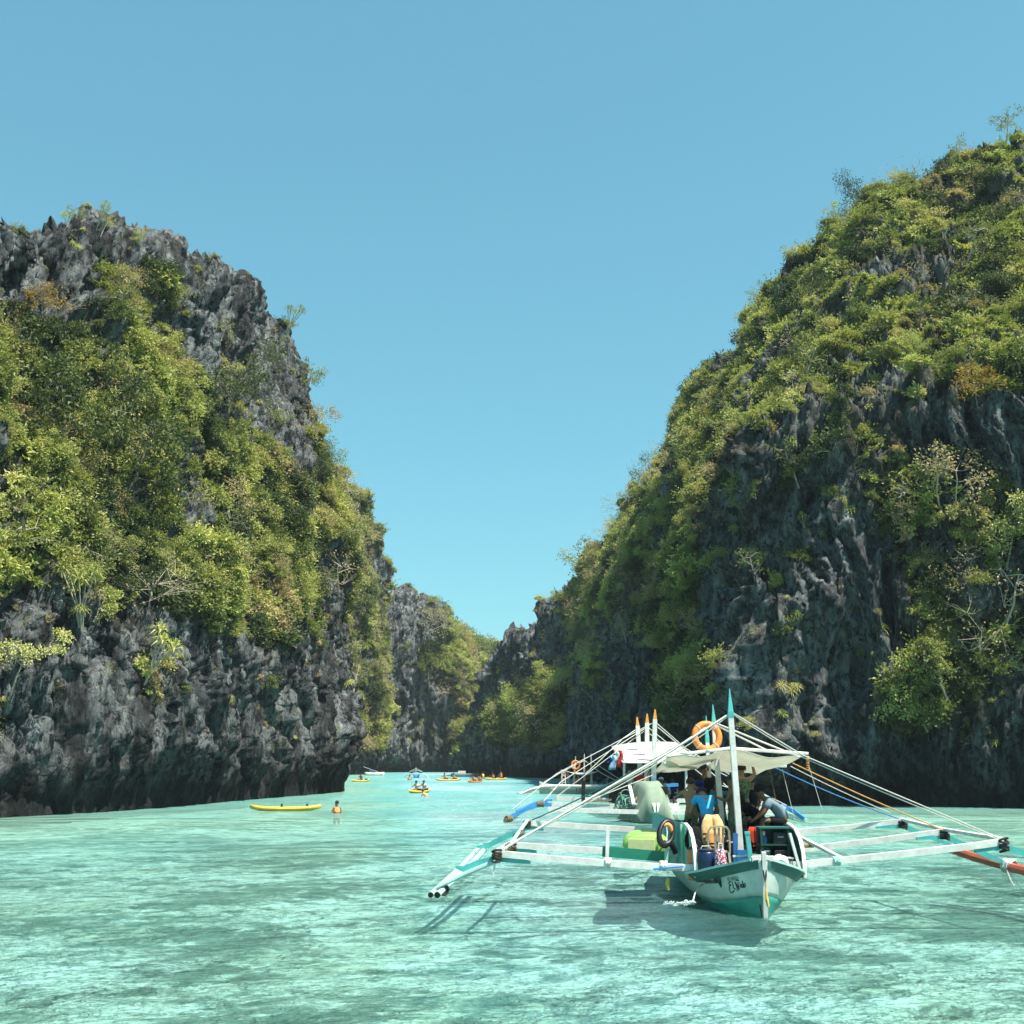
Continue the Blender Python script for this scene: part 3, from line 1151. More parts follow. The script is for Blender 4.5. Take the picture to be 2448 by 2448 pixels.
mb.tube([(0, 0, -0.3), (0.5, 0.2, 0.6)], [0.06, 0.05], 5)
proto('bush_%02d' % (b + 2), mb, [M['leaf_light'], M['bark_pale']])
#   0-3 leafy  4 light  5 dark  6 loose  7 dry  8 bare twigs  9 twigs with leaves  10 spiky rosettes


def gn_scatter():
    ng = bpy.data.node_groups.new('undergrowth', 'GeometryNodeTree')
    ng.interface.new_socket('Geometry', in_out='INPUT', socket_type='NodeSocketGeometry')
    ng.interface.new_socket('Geometry', in_out='OUTPUT', socket_type='NodeSocketGeometry')
    n, l = ng.nodes, ng.links
    gi, go = n.new('NodeGroupInput'), n.new('NodeGroupOutput')
    ip = n.new('GeometryNodeInstanceOnPoints')
    ci = n.new('GeometryNodeCollectionInfo')
    ci.inputs['Collection'].default_value = PROTO
    ci.inputs['Separate Children'].default_value = True
    ci.inputs['Reset Children'].default_value = True
    ip.inputs['Pick Instance'].default_value = True

    def attr(name, ty):
        a = n.new('GeometryNodeInputNamedAttribute')
        a.data_type = ty
        a.inputs['Name'].default_value = name
        return a.outputs[0]
    er = n.new('FunctionNodeEulerToRotation')
    l.new(attr('rot', 'FLOAT_VECTOR'), er.inputs[0])
    l.new(gi.outputs[0], ip.inputs['Points'])
    l.new(ci.outputs[0], ip.inputs['Instance'])
    l.new(attr('pick', 'INT'), ip.inputs['Instance Index'])
    l.new(er.outputs[0], ip.inputs['Rotation'])
    l.new(attr('size', 'FLOAT_VECTOR'), ip.inputs['Scale'])
    l.new(ip.outputs[0], go.inputs[0])
    return ng


GN = gn_scatter()


def in_view(px, py, pad=160):
    return (px > -pad) & (px < 2448 + pad) & (py > -200) & (py < 2100)


def facing(rec):
    """the side of a cliff that looks towards the lagoon"""
    to = np.array([0, 0, CAM_H]) - rec['P']
    return (rec['N'] * to).sum(1) > -0.35 * np.linalg.norm(to, axis=1)


def scatter(rec, label, n, size, dens_pow=1.0, sparse=0.06, seed=1, dry=0.28):
    r = np.random.RandomState(seed)
    F = rec['F']
    v = rec['veg'][F].mean(1)
    ok = (facing(rec) & in_view(rec['px'], rec['py']))[F[:, 0]]
    w = rec['area'] * (np.clip(v - 0.22, 0, 1) ** dens_pow + sparse * (rec['z'][F[:, 0]] > 3.5)) * ok
    w /= w.sum()
    pick = r.choice(len(F), n, p=w)
    u = r.rand(n, 1)
    u2 = r.rand(n, 1)
    A, B, C, D = (rec['P'][F[pick, k]] for k in range(4))
    P = (A * (1 - u) + B * u) * (1 - u2) + (D * (1 - u) + C * u) * u2
    N = rec['n'][F[pick, 0]]
    vv = v[pick]
    kind_n = perlin(P * 0.14 + 300 + seed)
    dry_n = perlin(P * 0.11 + 500 + seed)
    rr = r.rand(n)
    kind = np.select([rr < 0.22, rr < 0.44, rr < 0.62, rr < 0.78, rr < 0.88], [0, 1, 2, 3, 6], 4)
    kind = np.where((kind_n > 0.22) & (r.rand(n) < 0.75), 5, kind)
    kind = np.where((kind_n < -0.25) & (r.rand(n) < 0.7), 4, kind)
    kind = np.where((dry_n > dry) & (r.rand(n) < 0.55), np.where(r.rand(n) < 0.6, 7, 8), kind)
    kind = np.where(r.rand(n) < 0.05, np.where(r.rand(n) < 0.5, 9, 8), kind)
    rockplant = vv < 0.28
    kind = np.where(rockplant, np.where(r.rand(n) < 0.42, 10, np.where(r.rand(n) < 0.5, 9, np.where(r.rand(n) < 0.5, 7, 3))), kind)
    sz = size * (0.42 + 1.25 * r.rand(n) ** 2.2) * np.where(rockplant, 0.55, 0.7 + 0.4 * vv)
    # lean out from the face, but grow upwards
    up = N * 0.75 + np.array([0, 0, 1.0])
    up /= np.linalg.norm(up, axis=1)[:, None]
    ry = np.arccos(np.clip(up[:, 2], -1, 1))
    rz = np.arctan2(up[:, 1], up[:, 0])
    rots = np.zeros((n, 3), np.float32)
    spin = r.rand(n) * 6.283
    for i in range(n):
        e = (Matrix.Rotation(rz[i], 3, 'Z') @ Matrix.Rotation(ry[i], 3, 'Y') @ Matrix.Rotation(spin[i], 3, 'Z')).to_euler()
        rots[i] = e
    me = bpy.data.meshes.new('undergrowth')
    me.vertices.add(n)
    me.vertices.foreach_set('co', (P - N * 0.1).astype(np.float32).ravel())
    a = me.attributes.new('rot', 'FLOAT_VECTOR', 'POINT')
    a.data.foreach_set('vector', rots.ravel())
    a = me.attributes.new('size', 'FLOAT_VECTOR', 'POINT')
    s3 = np.stack([sz, sz, sz * (0.75 + 0.4 * r.rand(n))], 1).astype(np.float32)
    a.data.foreach_set('vector', s3.ravel())
    a = me.attributes.new('pick', 'INT', 'POINT')
    a.data.foreach_set('value', kind.astype(np.int32))
    o = bpy.data.objects.new('undergrowth', me)
    link(o)
    m = o.modifiers.new('plants', 'NODES')
    m.node_group = GN
    tag(o, label, kind='stuff')
    return o


scatter(cl_left, 'dense scrub covering the cliff beside the yellow kayak', 7200, 0.68, seed=1, sparse=0.03)
scatter(cl_right, 'dense scrub covering the tall cliff behind the boats', 11000, 0.74, seed=2, sparse=0.09)
scatter(cl_ridge, 'patchy scrub on the low spire ridge', 2200, 0.95, seed=3, dry=.1)
scatter(cl_far, 'patchy scrub on the far rock wall', 2400, 1.15, seed=4, dry=.1)
scatter(cl_dome, 'dry scrub on the rounded hill', 3200, 1.0, seed=5, dry=-.2)
scatter(cl_hill, 'unbroken forest on the distant hill', 1400, 2.2, seed=6, sparse=0.3)


# ---- trees one can tell apart: each a thing with trunk and crown
def tree_meshes(i, H, spread, n, clump, nl, L, leaf, bark, flat=.7, sub=2, lean=0.0, wig=.2):
    tk = MB()
    tips = limbs(tk, (0, 0, -.5), (lean, 0, H * .62), spread, n, .055 * H / 3, sub=sub, wig=wig)
    cr = MB()
    for p in tips:
        leaf_clump(cr, p, clump * PL.uniform(.7, 1.3), max(4, nl // len(tips)), L, L * .55, flat)
    return tk.mesh('trunk', M[bark]), cr.mesh('crown', M[leaf]) if nl else None


def palm_meshes(i, H, heads, L, leaf):
    tk, cr = MB(), MB()
    for k in range(heads):
        a = 2 * PI * k / heads + PL.random()
        r = 0 if heads == 1 else PL.uniform(.25, .6) * H * .5
        e = Vector((math.cos(a) * r, math.sin(a) * r, H * PL.uniform(.75, 1.05)))
        tk.tube([(0, 0, -.5), (e.x * .25, e.y * .25, H * .4), e], [.05, .04, .03], 5)
        rosette(cr, e, 30, L * PL.uniform(.8, 1.15), L * .09, .4)
    return tk.mesh('trunk', M['bark_pale']), cr.mesh('crown', M[leaf])


TREES = {
    'round': [tree_meshes(0, 3.4, 1.5, 7, .62, 1500, .17, 'leaf', 'bark'), tree_meshes(1, 3.0, 1.7, 8, .60, 1600, .16, 'leaf', 'bark_pale', .6)],
    'light': [tree_meshes(2, 3.2, 1.6, 8, .55, 1700, .15, 'leaf_light', 'bark_pale', .55), tree_meshes(3, 3.8, 1.5, 7, .52, 1500, .15, 'leaf_light', 'bark')],
    'dark': [tree_meshes(4, 3.4, 1.7, 8, .70, 1800, .18, 'leaf_dark', 'bark', .8)],
    'loose': [tree_meshes(5, 4.4, 1.4, 6, .42, 420, .20, 'leaf', 'bark_pale', .6, 3), tree_meshes(6, 4.8, 1.2, 6, .36, 330, .20, 'leaf', 'bark_pale', .7, 3)],
    'bare': [tree_meshes(7, 3.6, 1.7, 8, .45, 90, .16, 'leaf_dry', 'bark_pale', .7, 5, wig=.3), tree_meshes(8, 3.0, 2.0, 9, .4, 40, .15, 'leaf_dry', 'bark_pale', .7, 6, wig=.35)],
    'dry': [tree_meshes(9, 3.0, 1.6, 8, .55, 650, .18, 'leaf_dry', 'bark_pale', .6)],
    'rust': [tree_meshes(10, 3.0, 1.3, 7, .5, 600, .22, 'leaf_rust', 'bark', .6)],
    'palm': [palm_meshes(0, 2.4, 3, 1.0, 'leaf_light'), palm_meshes(1, 1.6, 1, 1.15, 'leaf'), palm_meshes(2, 3.2, 5, .8, 'leaf')],
}
TNAME = {'round': 'leafy_tree', 'light': 'leafy_tree', 'dark': 'leafy_tree', 'loose': 'slender_tree', 'bare': 'bare_tree', 'dry': 'dry_tree', 'rust': 'leafy_tree', 'palm': 'spiky_tree'}
TCAT = {'palm': 'plant'}


def spot(rec, px, py, rad=14):
    """the nearest point of a cliff on the line of sight through a photograph pixel"""
    near = np.where((np.abs(rec['px'] - px) < rad) & (np.abs(rec['py'] - py) < rad) & facing(rec))[0]
    if not len(near):
        return None
    k = near[np.argmin(rec['P'][near, 1])]
    return Vector(rec['P'][k]), Vector(rec['n'][k])


def tree(kind, p, n, scale, label, group=None, lean=.35, sq=1.0):
    tk, cr = PL.choice(TREES[kind])
    up = (Vector((0, 0, 1)) + n * lean).normalized()
    q = up.to_track_quat('Z', 'Y') @ Euler((0, 0, PL.uniform(0, 6.28))).to_quaternion()
    th = thing(TNAME[kind], label, TCAT.get(kind, 'tree'), p - n * .15, q.to_euler(), group)
    th.scale = (scale, scale, scale * sq)
    for nm, me in (('trunk', tk), ('crown', cr)):
        if me:
            o = bpy.data.objects.new(nm, me)
            link(o, th)
    return th


# those that stand out, one by one
for rec, px, py, kind, s, lab in (
        (cl_right, 2190, 1740, 'light', 1.25, 'big pale leafed tree hanging low over the water from the dark overhang'),
        (cl_right, 2340, 1590, 'bare', 1.25, 'bare pale branched tree low on the dark rock, right of the hanging tree'),
        (cl_right, 2425, 1500, 'bare', 1.5, 'large bare branched tree sprawling over the rock at the right edge'),
        (cl_right, 2270, 1470, 'dry', 1.0, 'tan dry tree between the bare trees and the grey rock face'),
        (cl_right, 2290, 1200, 'dry', 1.25, 'tan dry bushy tree high on the grey rock above the bare trees'),
        (cl_right, 2330, 960, 'rust', 1.0, 'tree with orange yellow leaves on the tall cliff'),
        (cl_right, 2400, 1330, 'light', 1.15, 'bright green tree with layered crown at the right edge of the tall cliff'),
        (cl_right, 2280, 1700, 'loose', .9, 'thin dry leaved tree on the dark overhang right of the hanging tree'),
        (cl_right, 2040, 490, 'dark', 1.0, 'dark upright bushy tree standing out on the skyline of the tall cliff'),
        (cl_right, 2410, 330, 'loose', .95, 'thin open tree at the highest point of the skyline'),
        (cl_right, 2300, 380, 'loose', .7, 'thin twiggy tree on the skyline just below the highest point'),
        (cl_right, 1800, 730, 'loose', .65, 'thin tree leaning off the middle of the long skyline slope'),
        (cl_right, 1520, 1130, 'bare', 1.0, 'bare grey tree on the lower skyline of the tall cliff'),
        (cl_right, 1470, 1230, 'bare', 1.2, 'bare twiggy tree lowest on the skyline of the tall cliff'),
        (cl_ridge, 1395, 1400, 'loose', 2.0, 'open green tree on the notch between spire ridge and tall cliff'),
        (cl_ridge, 1375, 1480, 'dry', 1.4, 'tan dry tree just below the notch beside the spire'),
        (cl_ridge, 1225, 1720, 'light', 1.7, 'round pale green tree low on the spire ridge'),
        (cl_ridge, 1270, 1740, 'dry', 1.6, 'tan tree right of the round pale tree on the spire ridge'),
        (cl_ridge, 1330, 1660, 'light', 1.8, 'bright leaning tree on the flank of the spire ridge'),
        (cl_left, 175, 535, 'loose', .5, 'tall thin tree cluster on the peak of the cliff, left of the others'),
        (cl_left, 235, 545, 'palm', .5, 'spiky tree on the peak of the green cliff'),
        (cl_left, 255, 555, 'loose', .45, 'thin tree on the peak right of the spiky tree'),
        (cl_left, 330, 575, 'light', .35, 'yellow green bush at the right end of the rocky peak'),
        (cl_left, 700, 800, 'palm', .9, 'small spiky tree leaning off the steep grey edge into the sky'),
        (cl_left, 745, 940, 'loose', .8, 'pale thin tree overhanging the steep grey edge'),
        (cl_left, 770, 1140, 'dark', .7, 'dark crowned tree jutting out over the channel'),
        (cl_left, 45, 1640, 'light', 1.0, 'bright green bush low on the rock at the left edge'),
        (cl_left, 370, 1630, 'palm', 1.1, 'spiky plant low on the grey rock above the overhang'),
        (cl_left, 190, 1500, 'palm', 1.1, 'largest spiky plant at the lower edge of the green slope'),
        (cl_left, 320, 1180, 'dark', 1.7, 'broad dark green tree in the middle of the green cliff'),
        (cl_left, 560, 980, 'dark', 1.4, 'dark green tree below the bare grey rock shoulder'),
        (cl_left, 150, 1080, 'dark', 1.8, 'largest dark crown on the left of the green cliff'),
        (cl_left, 110, 760, 'rust', .8, 'small orange brown bush among the green near the left edge'),
        (cl_left, 810, 1420, 'bare', 1.3, 'bare branches leaning out at the cliff end above the channel'),
        (cl_left, 370, 1460, 'bare', 1.2, 'pale bare branch sticking out at the lower edge of the green slope'),
        (cl_far, 1040, 1520, 'dry', 2.2, 'tan dry tree at the top of the far rock wall'),
        (cl_far, 880, 1440, 'round', 2.4, 'rounded green tree at the foot of the dome on the far wall top'),
        (cl_dome, 860, 1330, 'dry', 2.0, 'tan scrubby tree on the edge of the rounded hill')):
    s_ = spot(rec, px, py) or spot(rec, px, py, 40)
    if s_:
        tree(kind, s_[0], s_[1], s, lab)

# the others: nothing tells one from the next
GROUPS = {
    'round': ('round green tree among many on the %s', 'round green trees on the %s'),
    'light': ('yellow green tree among many on the %s', 'yellow green trees on the %s'),
    'dark': ('dark green tree among many on the %s', 'dark green trees on the %s'),
    'loose': ('slender open crowned tree on the %s', 'slender trees on the %s'),
    'bare': ('bare twiggy tree among the green of the %s', 'bare trees on the %s'),
    'dry': ('tan dry leaved tree on the %s', 'dry trees on the %s'),
    'palm': ('spiky rosette plant on the %s', 'spiky plants on the %s'),
}
AUTO = []
for rec, where, n_, sz, lo, hi, seed in ((cl_left, 'kayak side cliff', 75, 1.0, .45, 1.0, 3), (cl_right, 'tall cliff', 105, 1.1, .45, 1.0, 4), (cl_ridge, 'low spire ridge', 12, 1.3, .3, 1.0, 5), (cl_dome, 'rounded hill', 14, 1.7, .4, 1.0, 6), (cl_far, 'far rock wall', 16, 1.7, .4, 1.0, 7)):
    rs = np.random.RandomState(seed)
    ok = np.where(facing(rec) & in_view(rec['px'], rec['py'], -10) & (rec['veg'] > lo) & (rec['n'][:, 2] > .05))[0]
    bare_ok = np.where(facing(rec) & in_view(rec['px'], rec['py'], -10) & (rec['veg'] < .25) & (rec['z'] > 5) & (rec['n'][:, 2] > .15))[0]
    kinds = ['round', 'light', 'dark', 'loose', 'bare', 'dry', 'round', 'light', 'loose', 'bare', 'light', 'dry']
    for i in range(n_):
        kind = kinds[i % len(kinds)]
        k = ok[rs.randint(len(ok))]
        if i % 5 == 4 and len(bare_ok) and rec in (cl_left, cl_right):
            kind = 'palm' if i % 2 else 'loose'
            k = bare_ok[rs.randint(len(bare_ok))]
        a, g = GROUPS[kind]
        q_ = sz * rs.uniform(.5, 1.05) * (.6 if kind == 'palm' else 1)
        AUTO.append((tree(kind, Vector(rec['P'][k]), Vector(rec['n'][k]), q_, a % where, g % where, lean=.6), kind, where, rec['px'][k], rec['py'][k], q_ / sz))

# say where each stands: height band, side, and its turn in the row if it has neighbours of the same look
LOOK = {'round': 'round green tree', 'light': 'yellow green tree', 'dark': 'dark green tree', 'loose': 'slender open tree', 'bare': 'bare twiggy tree', 'dry': 'tan dry tree', 'palm': 'spiky rosette plant'}
NTH = ['leftmost', 'second from left', 'third from left', 'fourth from left', 'fifth from left', 'sixth from left', 'seventh from left', 'eighth from left', 'ninth from left', 'tenth from left', 'eleventh from left']
cells = {}
for o, kind, where, px, py, q_ in AUTO:
    rec = [a for a in AUTO if a[2] == where]
    ys_, xs_ = sorted(a[4] for a in rec), sorted(a[3] for a in rec)
    band = ('top', 'upper', 'mid height', 'lower', 'foot')[min(4, int(5 * ys_.index(py) / len(ys_)))]
    col_ = ('left end', 'left half', 'centre', 'right half', 'right end')[min(4, int(5 * xs_.index(px) / len(xs_)))]
    cells.setdefault((kind, where, band, col_), []).append((px, o))
for (kind, where, band, col_), row in cells.items():
    row.sort(key=lambda r_: r_[0])
    for i, (px, o) in enumerate(row):
        nth = '' if len(row) == 1 else (', rightmost of its kind' if i == len(row) - 1 else ', ' + NTH[min(i, 10)])
        o['label'] = LOOK[kind] + nth + ', ' + band + ' ' + col_ + ' of the ' + where
# ------------------------------------------------------------------ more materials
M['white_wood'] = paint('white_painted_wood', (0.86, 0.84, 0.80), 0.5, 0.5, 5, (0.48, 0.44, 0.38))
M['teal_wood'] = paint('teal_painted_wood', (0.10, 0.52, 0.50), 0.5, 0.3, 5, (0.20, 0.30, 0.26))
M['teal_deep'] = paint('deep_teal_painted_wood', (0.022, 0.135, 0.115), 0.5, 0.45, 4, (0.10, 0.14, 0.12), grain=(0.6, 0.6, 3))
M['teal_pale'] = paint('pale_teal_bamboo', (0.42, 0.68, 0.63), 0.5, 0.35, 5, (0.35, 0.36, 0.30))
M['hull_white'] = paint('pale_green_hull_paint', (0.60, 0.68, 0.62), 0.4, 0.5, 2.5, (0.33, 0.36, 0.31))
M['hull_teal'] = paint('teal_hull_paint', (0.035, 0.34, 0.27), 0.4, 0.25, 2.5, (0.06, 0.2, 0.16))
M['hull_pale2'] = paint('weathered_pale_green_canvas', (0.25, 0.33, 0.25), 0.8, 0.4, 1.5, (0.16, 0.21, 0.16))
M['blue_paint'] = paint('blue_painted_wood', (0.03, 0.16, 0.42), 0.5, 0.3, 5)
M['blue_bright'] = paint('bright_blue_paint', (0.05, 0.28, 0.62), 0.45, 0.3, 5)
M['red_wood'] = paint('red_brown_painted_bamboo', (0.48, 0.11, 0.055), 0.5, 0.35, 5, (0.30, 0.20, 0.14))
M['orange_tip'] = paint('orange_painted_tip', (0.75, 0.33, 0.06), 0.5, 0.2, 6)
M['rope_white'] = paint('white_rope', (0.72, 0.70, 0.64), 0.9, 0.2, 20)
M['rope_blue'] = paint('blue_rope', (0.08, 0.25, 0.55), 0.9, 0.2, 20)
M['rope_orange'] = paint('orange_rope', (0.72, 0.38, 0.12), 0.9, 0.2, 20)
M['rope_yellow'] = paint('yellow_rope', (0.72, 0.52, 0.14), 0.9, 0.2, 20)
M['rope_dark'] = paint('dark_lashing', (0.035, 0.03, 0.025), 0.9, 0.3, 20, (0.2, 0.16, 0.1))
M['rope_brown'] = paint('brown_lashing', (0.28, 0.19, 0.10), 0.9, 0.4, 20, (0.45, 0.36, 0.22))
M['rope_green'] = paint('green_net_rope', (0.16, 0.34, 0.28), 0.9, 0.2, 20)
M['canvas'] = cloth('white_canvas', [(0.76, 0.75, 0.66), (0.84, 0.83, 0.76)], 2.5, 0.9, 0.45)
M['canvas_white'] = cloth('bright_white_canvas', [(0.80, 0.79, 0.76)], 2.5, 0.9, 0.3)
M['ring_orange'] = paint('orange_life_ring', (0.78, 0.27, 0.055), 0.5, 0.2, 6, (0.55, 0.3, 0.12))
M['barrel_blue'] = paint('blue_plastic', (0.006, 0.024, 0.070), 0.35, 0.3, 4, (0.05, 0.08, 0.12), grain=(1, 1, 0.3))
M['orange_plastic'] = paint('orange_plastic', (0.62, 0.22, 0.08), 0.4, 0.2, 4)
M['beige_plastic'] = paint('beige_plastic', (0.46, 0.43, 0.33), 0.4, 0.2, 4)
M['black_cloth'] = cloth('black_cloth', [(0.010, 0.011, 0.014)], 8)
M['black_plastic'] = paint('black_plastic', (0.015, 0.016, 0.018), 0.4, 0.15, 6, (0.1, 0.1, 0.1))
M['vest_orange'] = cloth('orange_life_vest', [(0.72, 0.30, 0.09), (0.80, 0.40, 0.15)], 8)
M['vest_tan'] = cloth('faded_orange_life_vest', [(0.72, 0.42, 0.17), (0.80, 0.52, 0.26)], 8)
M['vest_red'] = cloth('red_life_vest', [(0.50, 0.06, 0.03)], 8)
M['lime'] = paint('lime_green_plastic', (0.33, 0.62, 0.14), 0.35, 0.15, 3, (0.2, 0.3, 0.1))
M['lime_pale'] = paint('pale_yellow_green_plastic', (0.68, 0.74, 0.36), 0.4, 0.1, 3)
M['green_board'] = paint('green_painted_board', (0.015, 0.23, 0.15), 0.5, 0.35, 4, (0.1, 0.2, 0.15), grain=(0.6, 0.6, 3))
M['dark_green'] = paint('dark_green_paint', (0.012, 0.07, 0.055), 0.5, 0.3, 5)
M['grey_metal'] = paint('galvanised_tube', (0.42, 0.44, 0.44), 0.4, 0.2, 8)
M['white_plastic'] = cloth('white_plastic_sack', [(0.70, 0.66, 0.58), (0.80, 0.77, 0.72)], 10)
M['yellow_hull'] = paint('yellow_kayak_plastic', (0.78, 0.55, 0.07), 0.35, 0.15, 2.5, (0.5, 0.35, 0.1))
M['orange_hull'] = paint('orange_kayak_plastic', (0.78, 0.27, 0.07), 0.35, 0.15, 2.5)
M['cyan_cloth'] = cloth('bright_blue_shirt', [(0.035, 0.30, 0.62), (0.07, 0.38, 0.70)], 6)
M['navy_cloth'] = cloth('navy_cloth', [(0.015, 0.03, 0.14)], 6)
M['grey_cloth'] = cloth('grey_blue_shirt', [(0.16, 0.22, 0.27), (0.22, 0.28, 0.33)], 6)
M['camo_cloth'] = cloth('mottled_green_cloth', [(0.03, 0.045, 0.025), (0.10, 0.13, 0.07), (0.26, 0.29, 0.18)], 22)
M['red_cloth'] = cloth('red_shirt', [(0.55, 0.05, 0.04)], 6)
M['white_cloth'] = cloth('white_shirt', [(0.70, 0.70, 0.70)], 6)
M['pink_cloth'] = cloth('pink_shirt', [(0.62, 0.25, 0.20)], 6)
M['lightblue_cloth'] = cloth('light_blue_cloth', [(0.20, 0.42, 0.62), (0.35, 0.55, 0.70)], 10)
M['teal_cloth'] = cloth('teal_cloth', [(0.04, 0.16, 0.22)], 6)
M['skin_tan'] = skin_mat('tan_skin', (0.30, 0.165, 0.095))
M['skin_dark'] = skin_mat('brown_skin', (0.15, 0.08, 0.045))
M['skin_fair'] = skin_mat('fair_skin', (0.55, 0.33, 0.23))
M['hair'] = paint('black_hair', (0.012, 0.010, 0.009), 0.6, 0.0, 20)
M['eye'] = paint('dark_eye', (0.02, 0.015, 0.012), 0.2, 0.0, 20)

t = NT('dotted_cloth')
vor = t.node('ShaderNodeTexVoronoi')
vor.inputs['Scale'].default_value = 26
t.to(t.coords(), vor.inputs['Vector'])
patt = t.ramp(vor.outputs['Distance'], [(0.28, (0.75, 0.73, 0.68)), (0.40, (0.55, 0.06, 0.06)), (0.58, (0.05, 0.10, 0.32))], 'CONSTANT')
M['dotted'] = t.done(t.principled(patt, 0.85, 0.2))

# ------------------------------------------------------------------ people
# joints: x to the person's right, y forward, z up
POSE = {
    'stand': dict(pel=(0, 0, .92), waist=(0, .01, 1.08), chest=(0, .01, 1.28), neck=(0, .0, 1.46), chin=(0, .035, 1.52), head=(0, .02, 1.61), top=(0, .01, 1.69),
                  shR=(.19, 0, 1.41), elR=(.25, -.02, 1.13), wrR=(.24, .10, .90), shL=(-.19, 0, 1.41), elL=(-.25, -.02, 1.13), wrL=(-.24, .10, .90),
                  hipR=(.10, 0, .86), knR=(.12, .03, .48), anR=(.12, -.02, .08), toR=(.13, .16, .03), hipL=(-.10, 0, .86), knL=(-.12, .03, .48), anL=(-.12, -.02, .08), toL=(-.13, .16, .03)),
    'sit': dict(pel=(0, 0, .10), waist=(0, .04, .26), chest=(0, .10, .46), neck=(0, .15, .63), chin=(0, .21, .68), head=(0, .20, .77), top=(0, .18, .86),
                shR=(.19, .12, .57), elR=(.26, .22, .32), wrR=(.18, .42, .30), shL=(-.19, .12, .57), elL=(-.26, .22, .32), wrL=(-.18, .42, .30),
                hipR=(.10, .03, .08), knR=(.15, .45, .12), anR=(.14, .45, -.32), toR=(.15, .62, -.38), hipL=(-.10, .03, .08), knL=(-.15, .45, .12), anL=(-.14, .45, -.32), toL=(-.15, .62, -.38)),
}


def pose(base, **kw):
    d = dict(POSE[base])
    d.update(kw)
    return d


POSE['bend'] = pose('stand', waist=(0, .12, 1.03), chest=(0, .33, 1.15), neck=(0, .52, 1.20), chin=(0, .60, 1.18), head=(0, .66, 1.24), top=(0, .72, 1.30),
                    shR=(.19, .44, 1.19), elR=(.27, .50, .92), wrR=(.22, .66, .72), shL=(-.19, .44, 1.19), elL=(-.27, .50, .92), wrL=(-.22, .66, .72))
POSE['stoop'] = pose('stand', waist=(0, .06, 1.07), chest=(0, .18, 1.25), neck=(0, .32, 1.39), chin=(0, .41, 1.37), head=(0, .47, 1.42), top=(0, .53, 1.46),
                     shR=(.19, .26, 1.35), elR=(.30, .30, 1.06), wrR=(.24, .46, .88), shL=(-.19, .26, 1.35), elL=(-.30, .30, 1.06), wrL=(-.24, .46, .88))
POSE['reach'] = pose('stand', elR=(.34, .10, 1.50), wrR=(.30, .16, 1.76))
POSE['phone'] = pose('stand', elR=(.24, .12, 1.16), wrR=(.10, .30, 1.22), elL=(-.24, .12, 1.16), wrL=(-.08, .30, 1.22))
POSE['elbow'] = pose('stand', elL=(-.36, .06, 1.28), wrL=(-.20, .24, 1.44))
POSE['lean'] = pose('sit', chest=(0, .22, .42), neck=(0, .36, .55), chin=(0, .44, .57), head=(0, .46, .66), top=(0, .46, .75), shR=(.19, .29, .50), shL=(-.19, .29, .50),
                    elR=(.24, .45, .24), wrR=(.12, .58, .14), elL=(-.24, .45, .24), wrL=(-.12, .58, .14))
POSE['paddle'] = pose('sit', knR=(.16, .48, .20), anR=(.14, .80, .04), toR=(.15, .92, .10), knL=(-.16, .48, .20), anL=(-.14, .80, .04), toL=(-.15, .92, .10),
                      elR=(.30, .28, .38), wrR=(.30, .48, .50), elL=(-.30, .24, .34), wrL=(-.26, .46, .26))

RAD = dict(pel=.145, waist=.125, chest=.150, neck=.056, chin=.066, head=.098, top=.070, sh=.062, el=.043, wr=.028, hip=.098, kn=.058, an=.040, to=.034)
EDGES = [('pel', 'waist'), ('waist', 'chest'), ('chest', 'neck'), ('neck', 'chin'), ('chin', 'head'), ('head', 'top'), ('chest', 'shR'), ('shR', 'elR'), ('elR', 'wrR'),
         ('chest', 'shL'), ('shL', 'elL'), ('elL', 'wrL'), ('pel', 'hipR'), ('hipR', 'knR'), ('knR', 'anR'), ('anR', 'toR'), ('pel', 'hipL'), ('hipL', 'knL'), ('knL', 'anL'), ('anL', 'toL')]


def skin_obj(name, verts, edges, radii, mat, parent, root=0, sub=1):
    me = bpy.data.meshes.new(name)
    me.from_pydata(verts, edges, [])
    me.materials.append(mat)
    o = bpy.data.objects.new(name, me)
    link(o, parent)
    m = o.modifiers.new('skin', 'SKIN')
    m.use_smooth_shade = True
    m.branch_smoothing = 0.3
    sv = me.skin_vertices[0].data
    for i, r in enumerate(radii):
        sv[i].radius = r if hasattr(r, '__len__') else (r, r)
    for i in range(len(radii)):
        sv[i].use_root = (i == root)
    if sub:
        s = o.modifiers.new('round', 'SUBSURF')
        s.levels = s.render_levels = sub
    return o


def rad(k):
    return RAD.get(k, RAD.get(k[:-1], .05))


